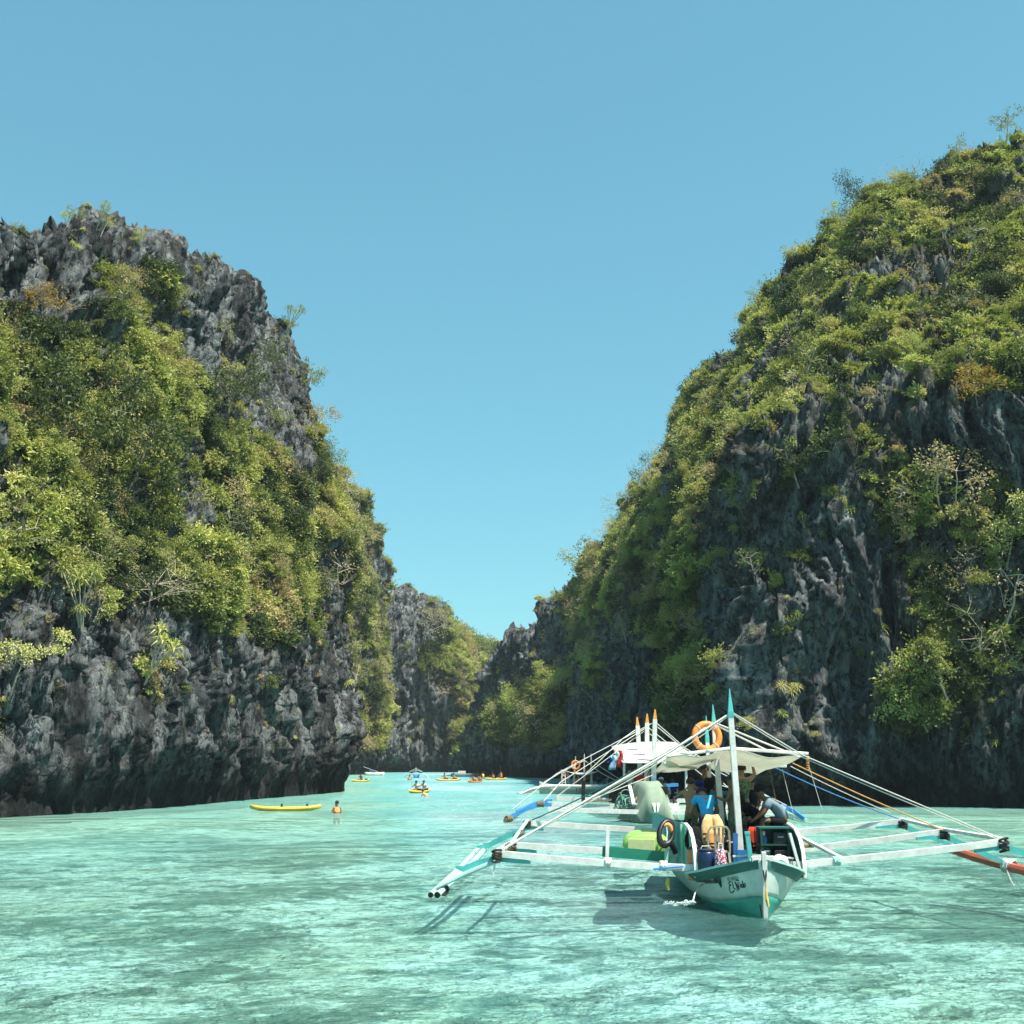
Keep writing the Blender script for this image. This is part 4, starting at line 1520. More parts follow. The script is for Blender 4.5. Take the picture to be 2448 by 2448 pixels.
def person(label, loc, yaw, base='stand', skin='skin_tan', shirt=None, shorts=None, vest=None, hat=None, hair=True, scale=1.0, group=None, near=True, sleeves=True, cut=None, long_hair=False):
    J = {k: Vector(v) for k, v in POSE[base].items()}
    th = thing('person', label, 'person', loc, (0, 0, yaw), group)
    th.scale = (scale, scale, scale)
    names = list(J)
    verts = [J[k] for k in names]
    edges = [(names.index(a), names.index(c)) for a, c in EDGES]
    radii = [rad(k) for k in names]
    f = (J['top'] - J['chin']).normalized()
    side = Vector((1, 0, 0))
    fwd = f.cross(side)
    if fwd.y < 0:
        fwd = -fwd
    # nose
    hi = names.index('head')
    for side_ in ('R', 'L') if near else ():
        w = J['wr' + side_]
        d = (w - J['el' + side_]).normalized()
        wi = names.index('wr' + side_)
        palm = w + d * .07
        verts.append(palm)
        radii.append((.030, .022))
        pi = len(verts) - 1
        edges.append((wi, pi))
        s = d.cross(Vector((0.2, 0.3, 1))).normalized()
        curl = s.cross(d)
        for k in range(4):
            a = palm + s * (.022 * (1.5 - k)) + d * .05
            c = a + d * (.035 - .006 * abs(k - 1)) + curl * .018
            verts.extend([a, c])
            radii.extend([.0095, .0075])
            edges.extend([(pi, len(verts) - 2), (len(verts) - 2, len(verts) - 1)])
        a = w + d * .03 + s * .045
        c = a + d * .04 + curl * .02
        verts.extend([a, c])
        radii.extend([.011, .009])
        edges.extend([(wi, len(verts) - 2), (len(verts) - 2, len(verts) - 1)])
    body = skin_obj('body', [tuple(v) for v in verts], edges, radii, M[skin], th, names.index('pel'), 1)
    hc = (J['chin'] + J['top']) * 0.5 + f * 0.02
    if near:
        mb = MB()
        q = hc + fwd * .098 - f * .012
        mb.bar(q + f * .03, q - f * .022 + fwd * .012, .016, .02, up=fwd, w1=.030, h1=.026)
        for s in (-1, 1):
            mb.ball(hc + side * s * .098 - f * .01, (.012, .028, .036), 6, 4)
        mb.bar(hc + fwd * .085 - f * .058 - side * .025, hc + fwd * .085 - f * .058 + side * .025, .014, .012)
        mb.build('face', M[skin], th, smooth=True)
        mb = MB()
        for s in (-1, 1):
            mb.ball(hc + fwd * .088 + side * s * .033 + f * .012, .012, 6, 4)
        mb.build('eyes', M['eye'], th)
    rot = Matrix((side, fwd, f)).transposed().to_euler()
    if hair:
        mb = MB()
        prof = [(.112 * math.cos(a), .112 * math.sin(a) * 1.02) for a in [R(x) for x in (-12, 8, 28, 48, 66, 80, 89)]]
        mb.lathe(prof, tuple(hc - fwd * .012 + f * .022), 10, rot, sy=1.08)
        if long_hair:
            mb.ball(hc - fwd * .06 - f * .08, (.09, .06, .15), 8, 6, rot)
        mb.build('hair', M['hair'], th, smooth=True)
    if hat:
        mb = MB()
        prof = [(.122, 0), (.122, .03), (.112, .07), (.085, .105), (.03, .125)]
        mb.lathe(prof, tuple(hc + f * .035), 10, rot, sy=1.08)
        mb.bar(hc + f * .045 + fwd * .10, hc + f * .035 + fwd * .21, .16, .012, up=f)
        mb.build('cap', M[hat], th, smooth=True)

    def garment(name, keys, grow, mat, extra=()):
        vs, rs, ix = [], [], {}
        for k in keys:
            ix[k] = len(vs)
            vs.append(tuple(J[k]))
            rs.append(rad(k) + grow)
        es = [(ix[a], ix[c]) for a, c in EDGES if a in ix and c in ix]
        for a, c, tt, rr in extra:
            ix[a + c] = len(vs)
            vs.append(tuple(J[a].lerp(J[c], tt)))
            rs.append(rr)
            es.append((ix[a], ix[a + c]))
        skin_obj(name, vs, es, rs, mat, th, 0, 1)
    if shirt:
        garment('shirt', ['pel', 'waist', 'chest', 'shR', 'shL'], .032, M[shirt], [('shR', 'elR', .55, .075), ('shL', 'elL', .55, .075), ('chest', 'neck', .72, .105)] if sleeves else [('chest', 'neck', .4, .085)])
    if shorts:
        garment('shorts', ['pel', 'hipR', 'hipL'], .026, M[shorts], [('hipR', 'knR', .75, .092), ('hipL', 'knL', .75, .092), ('pel', 'waist', .4, .145)])
    if vest:
        garment('life_vest', ['pel', 'waist', 'chest'], .055, M[vest], [('chest', 'neck', .55, .12), ('chest', 'shR', .75, .085), ('chest', 'shL', .75, .085)])
        mb = MB()
        c0 = J['waist'].lerp(J['chest'], .25)
        mb.torus(c0, .185, .014, (0, 0, 0), 16, 4)
        mb.build('vest_strap', M['black_cloth'], th)
    return th
# ------------------------------------------------------------------ boats
def A(px, py, Y):
    return Vector(at(px, py, Y))


def part(th, name, mb, mat, smooth=False):
    o = mb.build(name, mat, th, smooth)
    o.location = -th.location
    return o


def sub(o, name, mb, mat, smooth=False):
    return mb.build(name, mat, o, smooth)


def lash(mb, p, r, n=5, axis=(1, 0, 0), L=0.16):
    """turns of rope round a joint"""
    ax = Vector(axis).normalized()
    for i in range(n):
        c = Vector(p) + ax * (L * (i / (n - 1) - 0.5))
        rot = ax.to_track_quat('Z', 'Y').to_euler()
        mb.torus(c, r, r * 0.22, (rot.x + PL.uniform(-.25, .25), rot.y + PL.uniform(-.25, .25), rot.z), 8, 4)


def sagged(p0, p1, sag, n=9):
    p0, p1 = Vector(p0), Vector(p1)
    return [p0.lerp(p1, i / (n - 1)) - Vector((0, 0, sag * 4 * (i / (n - 1)) * (1 - i / (n - 1)))) for i in range(n)]


def interp(tab, y):
    xs = [q[0] for q in tab]
    return [float(np.interp(y, xs, [q[k] for q in tab])) for k in range(1, len(tab[0]))]


# ---- the near outrigger boat
NB = thing('outrigger_boat', 'nearest white and teal outrigger boat with lettered bow, its deck crowded with people', 'boat', (4.7, 25.5, 0), group='outrigger tour boats')
#        Y    centre half_gunwale sheer half_water band keel
HT = [(22.40, 4.600, 0.015, 0.98, 0.010, 0.36, 0.30), (22.55, 4.603, 0.10, 0.96, 0.03, 0.35, -0.05), (22.8, 4.608, 0.25, 0.90, 0.10, 0.32, -0.25), (23.2, 4.616, 0.52, 0.79, 0.25, 0.24, -0.32),
      (23.7, 4.626, 0.80, 0.66, 0.44, 0.15, -0.34), (24.3, 4.64, 0.98, 0.56, 0.60, 0.09, -0.35), (25.2, 4.66, 1.06, 0.52, 0.72, 0.06, -0.35), (27.0, 4.70, 1.10, 0.52, 0.78, 0.06, -0.35),
      (30.0, 4.76, 1.04, 0.54, 0.72, 0.06, -0.35), (33.0, 4.83, 0.80, 0.62, 0.50, 0.08, -0.30), (35.0, 4.87, 0.35, 0.80, 0.15, 0.15, -0.1)]


def hull_x(Y, z):
    c, hg, zs, hw, zb, zk = interp(HT, Y)
    if z >= 0:
        t = min(1, z / max(zs, .01))
        return hw + (hg - hw) * (t ** 0.8)
    t = min(1, z / min(zk, -.02))
    return hw * (1 - t) ** 0.6


def hull_mesh(z0f, z1f, n, Ys, grow=0.0):
    mb = MB()
    for s in (-1, 1):
        rows = []
        for Y in Ys:
            c, hg, zs, hw, zb, zk = interp(HT, Y)
            z0, z1 = z0f(zs, zb, zk), z1f(zs, zb, zk)
            rows.append([(c + s * (hull_x(Y, z0 + (z1 - z0) * i / n) + grow), Y, z0 + (z1 - z0) * i / n) for i in range(n + 1)])
        if s < 0:
            rows = [r[::-1] for r in rows]
        mb.grid(rows)
    return mb


YS = [22.40, 22.48, 22.55, 22.67, 22.8, 23.0, 23.2, 23.45, 23.7, 24.0, 24.3, 24.8, 25.2, 26, 27, 28.5, 30, 31.5, 33, 34, 35]
h = part(NB, 'hull', hull_mesh(lambda a, b_, k: b_, lambda a, b_, k: a, 7, YS), M['hull_white'], True)
solidify(h, 0.05)
h2 = part(NB, 'hull_bottom', hull_mesh(lambda a, b_, k: k, lambda a, b_, k: b_ - 0.004, 7, YS), M['hull_teal'], True)
solidify(h2, 0.05)
# the sheer strakes: three overlapping planks a side
for s in (-1, 1):
    for k in range(3):
        mb = MB()
        rows = []
        for Y in [22.47, 22.62, 22.8, 23.0, 23.2, 23.45, 23.7, 24.0, 24.3]:
            c, hg, zs, hw, zb, zk = interp(HT, Y)
            fl = min(1.0, (Y - 22.6) / 0.8)
            za = zs - 0.135 + 0.050 * k
            g = 0.045 + 0.10 * fl * (k + 1) / 3
            rows.append([(c + s * (hull_x(Y, za) + g - 0.012), Y, za), (c + s * (hull_x(Y, za) + g), Y, za), (c + s * (hull_x(Y, za + .050) + g + 0.030 * fl), Y, za + 0.048), (c + s * (hull_x(Y, za + .050) + g + .02 * fl - 0.02), Y, za + 0.048)])
        mb.grid(rows)
        o = part(NB, 'plank', mb, M['teal_deep'])
        solidify(o, 0.016)
    mb = MB()
    pts = []
    for Y in [22.6, 22.8, 23.0, 23.2, 23.45, 23.7, 24.0, 24.35]:
        c, hg, zs, hw, zb, zk = interp(HT, Y)
        fl = min(1.0, (Y - 22.6) / 0.8)
        pts.append((c + s * (hg + 0.05 + 0.12 * fl), Y, zs + 0.032))
    mb.strip_bar(pts, 0.085, 0.04)
    part(NB, 'gunwale', mb, M['teal_pale'])
# stem post, bow cross bar, fore deck
mb = MB()
mb.strip_bar([(4.60, 22.43, -0.04), (4.60, 22.40, 0.25), (4.60, 22.37, 0.65), (4.60, 22.35, 1.14)], 0.075, 0.10, up=(0, 1, 0))
part(NB, 'stem_post', mb, M['white_wood'])
mb = MB()
mb.bar(A(1797, 2054, 22.62), A(1850, 2052, 22.62), 0.10, 0.09)
part(NB, 'cross_bar', mb, M['white_wood'])
mb = MB()
mb.tube([A(1817, 2162, 22.3), A(1822, 2192, 22.3)], 0.018, 6)
part(NB, 'anchor_rod', mb, M['black_plastic'])
mb = MB()
dk = []
for Y in YS[3:]:
    c, hg, zs, hw, zb, zk = interp(HT, Y)
    z = zs - 0.10 if Y < 24 else 0.40
    dk.append([(c - hull_x(Y, z) + .04, Y, z), (c + hull_x(Y, z) - .04, Y, z)])
mb.grid(dk)
o = part(NB, 'deck', mb, M['teal_deep'])
solidify(o, 0.03)
# bow eye and rope sling
mb = MB()
mb.tube([(4.56, 22.36, 1.0), (4.58, 22.30, 0.72), (4.60, 22.29, 0.62), (4.62, 22.30, 0.72), (4.64, 22.36, 1.0)], 0.014, 5)
part(NB, 'rope_sling', mb, M['rope_dark'])
mb = MB()
mb.tube(sagged((4.60, 22.29, 0.62), A(1832, 2135, 22.3), 0.0, 4), 0.012, 5)
mb.tube([A(1831, 2128, 22.28), A(1833, 2150, 22.27), A(1837, 2168, 22.26)], [0.02, 0.036, 0.025], 6)
part(NB, 'bow_rope', mb, M['rope_yellow'])
def hull_hit(px, py, out=0.034):
    """where the line of sight through a photograph pixel meets the west side of the hull"""
    best = None
    for Y in np.arange(22.45, 25.2, 0.01):
        p = at(px, py, Y)
        d = p[0] - (interp(HT, Y)[0] - hull_x(Y, max(p[2], 0.02)) - out)
        if best is None or abs(d) < best[0]:
            best = (abs(d), p)
    return Vector(best[1])


# scupper board and fender block on the hull side
mb = MB()
mb.bar(hull_hit(1687, 2106, .03), hull_hit(1713, 2105, .03), .04, .10)
part(NB, 'scupper_board', mb, M['black_plastic'])
mb = MB()
mb.strip_bar([hull_hit(1714, 2094, .06), hull_hit(1719, 2106, .06), hull_hit(1724, 2121, .03)], [.09, .07, .02], [.09, .08, .03], up=(0, 1, 0))
part(NB, 'fender_block', mb, M['dark_green'])

# lettering, laid on the curve of the hull
M['letter'] = paint('dark_green_lettering', (0.008, 0.040, 0.034), 0.5, 0.1, 20)
SCRIPT = {   # brush strokes of each letter in photograph pixels
    'E': [[(1749.5, 2110), (1747, 2109), (1745.5, 2112), (1747, 2115), (1749.5, 2116)], [(1749, 2116.5), (1746.5, 2118), (1746.5, 2124), (1749, 2130), (1753, 2130.5), (1756, 2126.5)]],
    'l': [[(1751.5, 2108.5), (1753, 2114), (1755.5, 2121.5), (1758.5, 2124.5)]],
    'N': [[(1762.5, 2128), (1761, 2119), (1757.5, 2109.5)], [(1757.5, 2109.5), (1762, 2117), (1766, 2125)], [(1766, 2125), (1764.5, 2117), (1763, 2109.5)], [(1759.5, 2106.8), (1762, 2105.8), (1765, 2107)]],
    'i': [[(1767.6, 2114), (1768.3, 2118.5), (1769.4, 2121)], [(1766.8, 2110.6), (1767.2, 2111.6)]],
    'd': [[(1772.5, 2115), (1770.5, 2114.5), (1770, 2118), (1772, 2121), (1773.5, 2118)], [(1771.8, 2107.5), (1773, 2114), (1775, 2121)]],
    'o': [[(1775.6, 2113), (1774.8, 2117), (1776.6, 2120.5), (1778.4, 2117.5), (1777.4, 2113.5), (1775.6, 2113)]],
}
for ch_, strokes in SCRIPT.items():
    mb = MB()
    for st_ in strokes:
        mb.strip_bar([hull_hit(1761 + (x - 1761) * 1.22, 2116 + (y - 2116) * 1.22) for x, y in st_], .021, .012, up=(1, 0, 0))
    part(NB, 'letter', mb, M['letter'])


def hull_text(body, x0, y0, x1, y1, size, name):
    """printed letters along the line between two photograph pixels"""
    cu = bpy.data.curves.new('letters', 'FONT')
    cu.body = body
    cu.size = 1.0
    cu.resolution_u = 3
    tmp = bpy.data.objects.new('letters', cu)
    COL.objects.link(tmp)
    me = bpy.data.meshes.new_from_object(tmp.evaluated_get(bpy.context.evaluated_depsgraph_get()))
    bpy.data.objects.remove(tmp)
    wmax = max(v.co.x for v in me.vertices)
    pa, pb = hull_hit(x0, y0), hull_hit(x1, y1)
    for v in me.vertices:
        q = pa.lerp(pb, v.co.x / wmax)
        z = q.z + v.co.y * size
        v.co = Vector((interp(HT, q.y)[0] - hull_x(q.y, z) - 0.034, q.y, z))
    me.materials.clear()
    me.materials.append(M['letter'])
    o = bpy.data.objects.new(name, me)
    link(o, NB)
    o.location = -NB.location


hull_text('M/B ARBERIA', 1740, 2107, 1766, 2102.5, 0.095, 'name_lettering')

# masts
for (b0, tw, tt, Y, w) in (((1770, 2035), (1747, 1716), (1744, 1646), 25.2, 0.125), ((1728, 1962), (1707, 1738), (1704, 1684), 27.4, 0.115), ((1700, 1900), (1691, 1775), (1688, 1711), 29.6, 0.10)):
    base = A(*b0, Y)
    base.z = min(base.z, 0.9)
    mb = MB()
    a = A(*tw, Y)
    mb.bar(base, a, w, w, up=(0, 1, 0), w1=w * 0.86, h1=w * 0.86)
    m = part(NB, 'mast', mb, M['white_wood'])
    mb = MB()
    d = (A(*tt, Y) - a).normalized()
    L = (A(*tt, Y) - a).length
    mb.bar(a, a + d * L * 0.22, w * 0.93, w * 0.93, up=(0, 1, 0))
    mb.bar(a + d * L * 0.22, a + d * L, w * 0.85, w * 0.85, up=(0, 1, 0), w1=0.015, h1=0.015)
    sub(m, 'mast_tip', mb, M['teal_wood'])

# outrigger beams
BEAMS = [[(1185, 2040, 24.5), (1300, 2051, 24.45), (1430, 2062, 24.4), (1560, 2071, 24.4), (1640, 2074, 24.4), (1780, 2076, 24.35), (1912, 2067, 24.3), (2050, 2053, 24.3), (2200, 2037, 24.25), (2330, 2022, 24.2), (2398, 2012, 24.2)],
         [(1222, 2020, 26.6), (1400, 2031, 26.6), (1560, 2040, 26.6), (1780, 2046, 26.6), (1950, 2027, 26.6), (2110, 2008, 26.5), (2258, 1988, 26.4)],
         [(1258, 1967, 29.0), (1400, 1976, 29.0), (1560, 1986, 29), (1740, 1996, 29), (1890, 1990, 29), (2030, 1978, 28.9), (2158, 1963, 28.8)]]
for k, bp in enumerate(BEAMS):
    mb = MB()
    mb.strip_bar([A(*q) for q in bp], 0.115, 0.125)
    part(NB, 'outrigger_beam', mb, M['white_wood'])
# poles joining the beam ends
for pts, mt in (([(1186, 2034, 24.5), (1224, 2013, 26.6), (1260, 1962, 29.0)], 'teal_pale'), ([(2396, 2006, 24.2), (2256, 1983, 26.4), (2156, 1959, 28.8)], 'white_wood')):
    mb = MB()
    mb.tube([A(*q) for q in pts], 0.045, 7)
    part(NB, 'side_pole', mb, M[mt])
# curved arms down to the floats
ARMS = [[(1268, 2062, 24.5), (1232, 2056, 24.5), (1186, 2052, 24.55), (1140, 2064, 24.6), (1108, 2078, 24.6), (1089, 2072, 24.6)],
        [(1283, 2036, 26.6), (1240, 2034, 26.6), (1212, 2040, 26.6), (1170, 2062, 26.6)],
        [(1300, 1984, 29.0), (1262, 1977, 29.0), (1215, 1998, 29.05), (1160, 2024, 29.1), (1139, 2024, 29.1)],
        [(2330, 2035, 24.2), (2398, 2024, 24.2), (2450, 2040, 24.2), (2530, 2085, 24.2)],
        [(2190, 2004, 26.4), (2258, 1999, 26.4), (2310, 2022, 26.4), (2370, 2050, 26.4), (2412, 2066, 26.4)],
        [(2095, 1978, 28.8), (2158, 1974, 28.8), (2200, 1992, 28.8), (2290, 2026, 28.8)]]
for pts in ARMS:
    mb = MB()
    n = len(pts)
    mb.strip_bar([A(*q) for q in pts], 0.08, [0.12 if 0 < i < n - 1 else 0.05 for i in range(n)])
    part(NB, 'outrigger_arm', mb, M['teal_wood'])
# floats
for pts, r, mt in (([(1046, 2139, 24.7), (1075, 2112, 25.4), (1110, 2082, 26.6), (1145, 2046, 28.4), (1172, 2016, 30.2)], 0.062, 'teal_pale'),
                   ([(1030, 2139, 24.75), (1058, 2113, 25.5), (1090, 2084, 26.8), (1124, 2050, 28.6), (1150, 2021, 30.4)], 0.055, 'teal_pale'),
                   ([(2272, 2029, 28.2), (2330, 2049, 27.4), (2412, 2072, 26.4), (2490, 2092, 25.2), (2580, 2110, 24.0)], 0.10, 'red_wood'),
                   ([(2300, 2040, 28.4), (2370, 2060, 27.4), (2450, 2078, 26.4), (2540, 2096, 25.2), (2620, 2112, 24.0)], 0.08, 'red_wood')):
    mb = MB()
    P = [A(*q) for q in pts]
    dense = [P[min(int(u), len(P) - 2)].lerp(P[min(int(u), len(P) - 2) + 1], u - min(int(u), len(P) - 2)) for u in np.linspace(0, len(P) - 1, 17)]
    mb.tube(dense, [r * (1.06 if i % 2 == 0 else 0.97) for i in range(17)], 9)
    fl = part(NB, 'float_pole', mb, M[mt])
    if mt == 'teal_pale':
        mb = MB()
        d = (dense[0] - dense[1]).normalized()
        mb.tube([dense[0] + d * 0.002, dense[0] + d * 0.03], r * 1.01, 9)
        sub(fl, 'pole_end', mb, M['rope_dark'])
mb = MB()
mb.tube([A(1040, 2124, 24.5), A(1110, 2090, 24.55), A(1186, 2058, 24.5)], [0.035, 0.048, 0.05], 8)
part(NB, 'brace_pole', mb, M['teal_pale'])
mb = MB()
mb.bar(A(1183, 2060, 24.4), A(1179, 2095, 24.4), 0.05, 0.03, up=(0, 1, 0), w1=0.02)
part(NB, 'hanging_peg', mb, M['white_wood'])
# lashings
for p, ax, r, L, mt in (((1188, 2046, 24.45), (0, 0, 1), 0.095, 0.2, 'rope_dark'), ((1224, 2026, 26.55), (0, 0, 1), 0.09, 0.14, 'rope_dark'), ((1260, 1970, 28.95), (0, 0, 1), 0.085, 0.12, 'rope_dark'),
                        ((2400, 2020, 24.15), (0, 0, 1), 0.095, 0.22, 'rope_dark'), ((2259, 1995, 26.35), (0, 0, 1), 0.095, 0.16, 'rope_dark'), ((2159, 1970, 28.75), (0, 0, 1), 0.095, 0.14, 'rope_dark'),
                        ((1205, 2032, 25.3), (.6, 1, .3), 0.075, 0.5, 'rope_brown'), ((1240, 1995, 27.6), (.6, 1, .3), 0.06, 0.3, 'rope_brown'), ((2412, 2070, 26.4), (.6, -.8, 0), 0.13, 0.22, 'rope_white'),
                        ((1060, 2127, 25.0), (-.5, 1, 0), 0.10, 0.10, 'rope_dark'), ((2000, 2058, 24.3), (1, 0, 0), 0.085, 0.10, 'teal_pale'), ((1453, 2062, 24.4), (1, 0, 0), 0.085, 0.08, 'rope_white'), ((1585, 2070, 24.4), (1, 0, 0), 0.09, 0.10, 'rope_white')):
    mb = MB()
    lash(mb, A(*p), r, 6, ax, L)
    part(NB, 'lashing', mb, M[mt])
# standing rigging
RIG = [([(1750, 1703, 25.2), (1600, 1798, 25.1), (1192, 2036, 24.5)], 0.026, 'rope_white', 0.0), ([(1706, 1726, 27.4), (1560, 1826, 27.2), (1230, 2012, 26.6)], 0.022, 'rope_white', 0.0),
       ([(1705, 1730, 27.4), (1268, 1962, 29.0)], 0.016, 'teal_deep', 0.12), ([(1690, 1785, 29.6), (1600, 1836, 29.4), (1275, 1958, 29.0)], 0.012, 'rope_white', 0.05),
       ([(1746, 1708, 25.2), (1596, 1812, 25.6), (1240, 2008, 26.4)], 0.012, 'rope_white', 0.03),
       ([(1750, 1703, 25.2), (1920, 1806, 25.3), (2394, 2006, 24.2)], 0.013, 'rope_white', 0.0), ([(1750, 1706, 25.2), (1922, 1812, 25.3), (2388, 2008, 24.25)], 0.010, 'rope_white', 0.02),
       ([(1706, 1727, 27.4), (1912, 1810, 26.8)], 0.020, 'rope_white', 0.0), ([(1706, 1731, 27.4), (1838, 1796, 27.0)], 0.020, 'rope_white', 0.0),
       ([(1894, 1824, 26.8), (2254, 1984, 26.4)], 0.014, 'rope_orange', 0.03), ([(1890, 1832, 27.6), (2130, 1944, 28.4)], 0.010, 'rope_white', 0.03),
       ([(1838, 1828, 28.4), (2156, 1960, 28.8)], 0.014, 'rope_blue', 0.06), ([(1690, 1785, 29.6), (1838, 1828, 28.6)], 0.010, 'rope_blue', 0.0)]
for pts, r, mt, sg in RIG:
    mb = MB()
    P = [A(*q) for q in pts]
    allp = []
    for i in range(len(P) - 1):
        allp += sagged(P[i], P[i + 1], sg, 7)[(1 if i else 0):]
    mb.tube(allp, r, 5)
    part(NB, 'rigging_line', mb, M[mt])
for p0, p1, mt in (((1870, 1838, 26.5), (1900, 1960, 26.5), 'rope_white'), ((1840, 1840, 27.6), (1858, 1930, 27.6), 'rope_brown'), ((1935, 1835, 25.6), (1965, 1935, 25.6), 'rope_white')):
    mb = MB()
    mb.tube(sagged(A(*p0), A(*p1), 0, 3), 0.006, 4)
    part(NB, 'hanging_line', mb, M[mt])
mb = MB()
lash(mb, A(1931, 1824, 25.5), 0.035, 8, (0, 0, 1), 0.26)
part(NB, 'rope_coil', mb, M['rope_orange'])
for x0, y0, x1, y1 in ((2405, 2074, 2425, 2118), (2408, 2074, 2448, 2132)):
    mb = MB()
    mb.tube(sagged(A(x0, y0, 26.35), A(x1, y1, 25.6), 0.04, 6), 0.008, 4)
    part(NB, 'mooring_line', mb, M['rope_white'])
mb = MB()
mb.tube([A(1597, 2075, 24.4), A(1597, 2100, 24.4)], 0.006, 4)
mb.tube([A(1597, 2100, 24.4), A(1596, 2112, 24.4), A(1598, 2128, 24.4)], [0.04, 0.05, 0.03], 6)
part(NB, 'rope_tassel', mb, M['rope_yellow'])
# canopy: two sagging panels that slope down aft, on two spars
for (xa, ya, xb, yb, n_) in ((1605, 1808, 1745, 1792, 10), (1751, 1792, 1915, 1811, 10)):
    mb = MB()
    rows = []
    a0, a1 = A(xa, ya, 25.5), A(xb, yb, 25.5)
    for j in range(9):
        v = j / 8
        row = []
        for i in range(n_ + 1):
            u = i / n_
            p = a0.lerp(a1, u)
            p.y += v * 5.4
            p.x += v * 0.14
            p.z += -0.42 * v - 0.10 * math.sin(PI * u) * math.sin(PI * v) - 0.05 * math.sin(PI * u) * (1 - v) + 0.03 * math.sin(9 * u + 7 * v)
            row.append(p)
        rows.append(row)
    mb.grid(rows)
    o = part(NB, 'canopy', mb, M['canvas'], True)
    solidify(o, 0.008)
for pts in ([(1592, 1808, 25.55), (1745, 1789, 25.55)], [(1745, 1789, 25.6), (1932, 1802, 25.6)]):
    mb = MB()
    mb.tube([A(*q) for q in pts], 0.035, 7)
    part(NB, 'canopy_spar', mb, M['white_wood'])
for p0, p1 in (((1606, 1812, 30.6), (1906, 1835, 30.6)),):
    mb = MB()
    mb.tube([A(1630, 1826, 30.6), A(1880, 1832, 30.6)], 0.035, 6)
    part(NB, 'canopy_spar', mb, M['white_wood'])
mb = MB()   # furled cloth along the left edge
c0, c1 = A(1590, 1826, 26.3), A(1660, 1832, 28.5)
mb.tube([c0.lerp(c1, i / 8) + Vector((0, 0, PL.uniform(-.02, .02))) for i in range(9)], [PL.uniform(.05, .085) for i in range(9)], 7)
part(NB, 'furled_cloth', mb, M['canvas'], True)
# side boards: a curved front edge, upright studs, a white top rail
for s, x0 in ((-1, 3.62), (1, 5.76)):
    prof = [(24.15, 0.50), (24.16, 0.75), (24.22, 1.0), (24.42, 1.22), (24.75, 1.38), (25.4, 1.46), (27.5, 1.46), (31.5, 1.46)]
    for k in range(7):
        mb = MB()
        ya = [24.17, 24.5, 24.9, 25.4, 26.2, 27.4, 29.0, 31.4]
        lo, hi = ya[k], ya[k + 1]
        zt = [float(np.interp(y, [q[0] for q in prof], [q[1] for q in prof])) for y in (lo, hi)]
        o0, o1 = 0.10 * s * (zt[0] - .5), 0.10 * s * (zt[1] - .5)
        sh = -0.004 * k * s
        mb.add([(x0 - .015, lo + .006, .50), (x0 - .015, hi - .006, .50), (x0 - .015 + sh, hi - .006, zt[1]), (x0 - .015 + sh, lo + .006, zt[0]),
                (x0 + .015, lo + .006, .50), (x0 + .015, hi - .006, .50), (x0 + .015 + sh, hi - .006, zt[1]), (x0 + .015 + sh, lo + .006, zt[0])],
               [(0, 1, 2, 3), (7, 6, 5, 4), (0, 4, 5, 1), (1, 5, 6, 2), (2, 6, 7, 3), (3, 7, 4, 0)])
        part(NB, 'side_board', mb, M['teal_wood'] if s < 0 else M['dark_green'])
    mb = MB()
    mb.strip_bar([(x0, y - 0.02, z + 0.02) for y, z in prof[:-2]], 0.07, 0.05)
    part(NB, 'side_rail', mb, M['white_wood'])
    for y in (25.0, 25.7, 26.6, 28.0):
        mb = MB()
        zt = float(np.interp(y, [q[0] for q in prof], [q[1] for q in prof]))
        mb.bar((x0 + s * .045, y, .45), (x0 + s * .045, y, zt), .04, .05, up=(0, 1, 0))
        part(NB, 'stud', mb, M['teal_pale'])
mb = MB()
mb.bar(A(1888, 1992, 24.0), A(1914, 2086, 24.0), 0.05, 0.07, up=(0, 1, 0))
part(NB, 'rail_post', mb, M['white_wood'])
for q in (((1882, 1985, 25.6), (2012, 2052, 24.5)), ((1905, 2022, 25.0), (1945, 2021, 25.2))):
    mb = MB()
    mb.tube([A(*q[0]), A(*q[1])], 0.045, 7)
    part(NB, 'prop_pole', mb, M['white_wood'] if q[0][0] < 1900 else M['rope_brown'])
# blue mooring frame, teal bitts and bench
mb = MB()
mb.bar(A(1758, 1992, 24.6), A(1758, 2072, 24.6), .09, .07, up=(0, 1, 0))
part(NB, 'bitt', mb, M['blue_paint'])
mb = MB()
mb.bar(A(1762, 2040, 24.45), A(1792, 2040, 24.45), .05, .13)
mb.bar(A(1762, 2056, 24.45), A(1792, 2056, 24.45), .05, .10)
part(NB, 'mooring_board', mb, M['blue_paint'])
mb = MB()
mb.bar(A(1786, 1992, 24.2), A(1795, 2062, 24.2), .085, .085, up=(0, 1, 0))
mb.box(A(1786, 1991, 24.2), (.10, .10, .05))
part(NB, 'bitt', mb, M['teal_wood'])
mb = MB()
mb.bar(A(1752, 2047, 24.3), A(1826, 2045, 24.3), .035, .035)
part(NB, 'deck_rail', mb, M['white_wood'])
mb = MB()
mb.box((4.70, 28.6, 0.83), (2.05, 5.9, 0.05))
for x in (3.8, 4.7, 5.6):
    mb.box((x, 25.75, 0.61), (0.06, 0.05, 0.39))
part(NB, 'cabin_floor', mb, M['teal_deep'])
for y in (26.5, 28.6, 30.6):
    mb = MB()
    mb.box((4.7, y, 1.28), (1.9, 0.34, 0.04))
    for x in (3.95, 5.45):
        mb.box((x, y, 1.057), (0.05, 0.28, 0.402))
    part(NB, 'bench', mb, M['teal_deep'])
mb = MB()
mb.bar(A(1562, 2078, 24.3), A(1634, 2072, 24.3), .06, .03)
part(NB, 'blue_boathook', mb, M['blue_bright'])
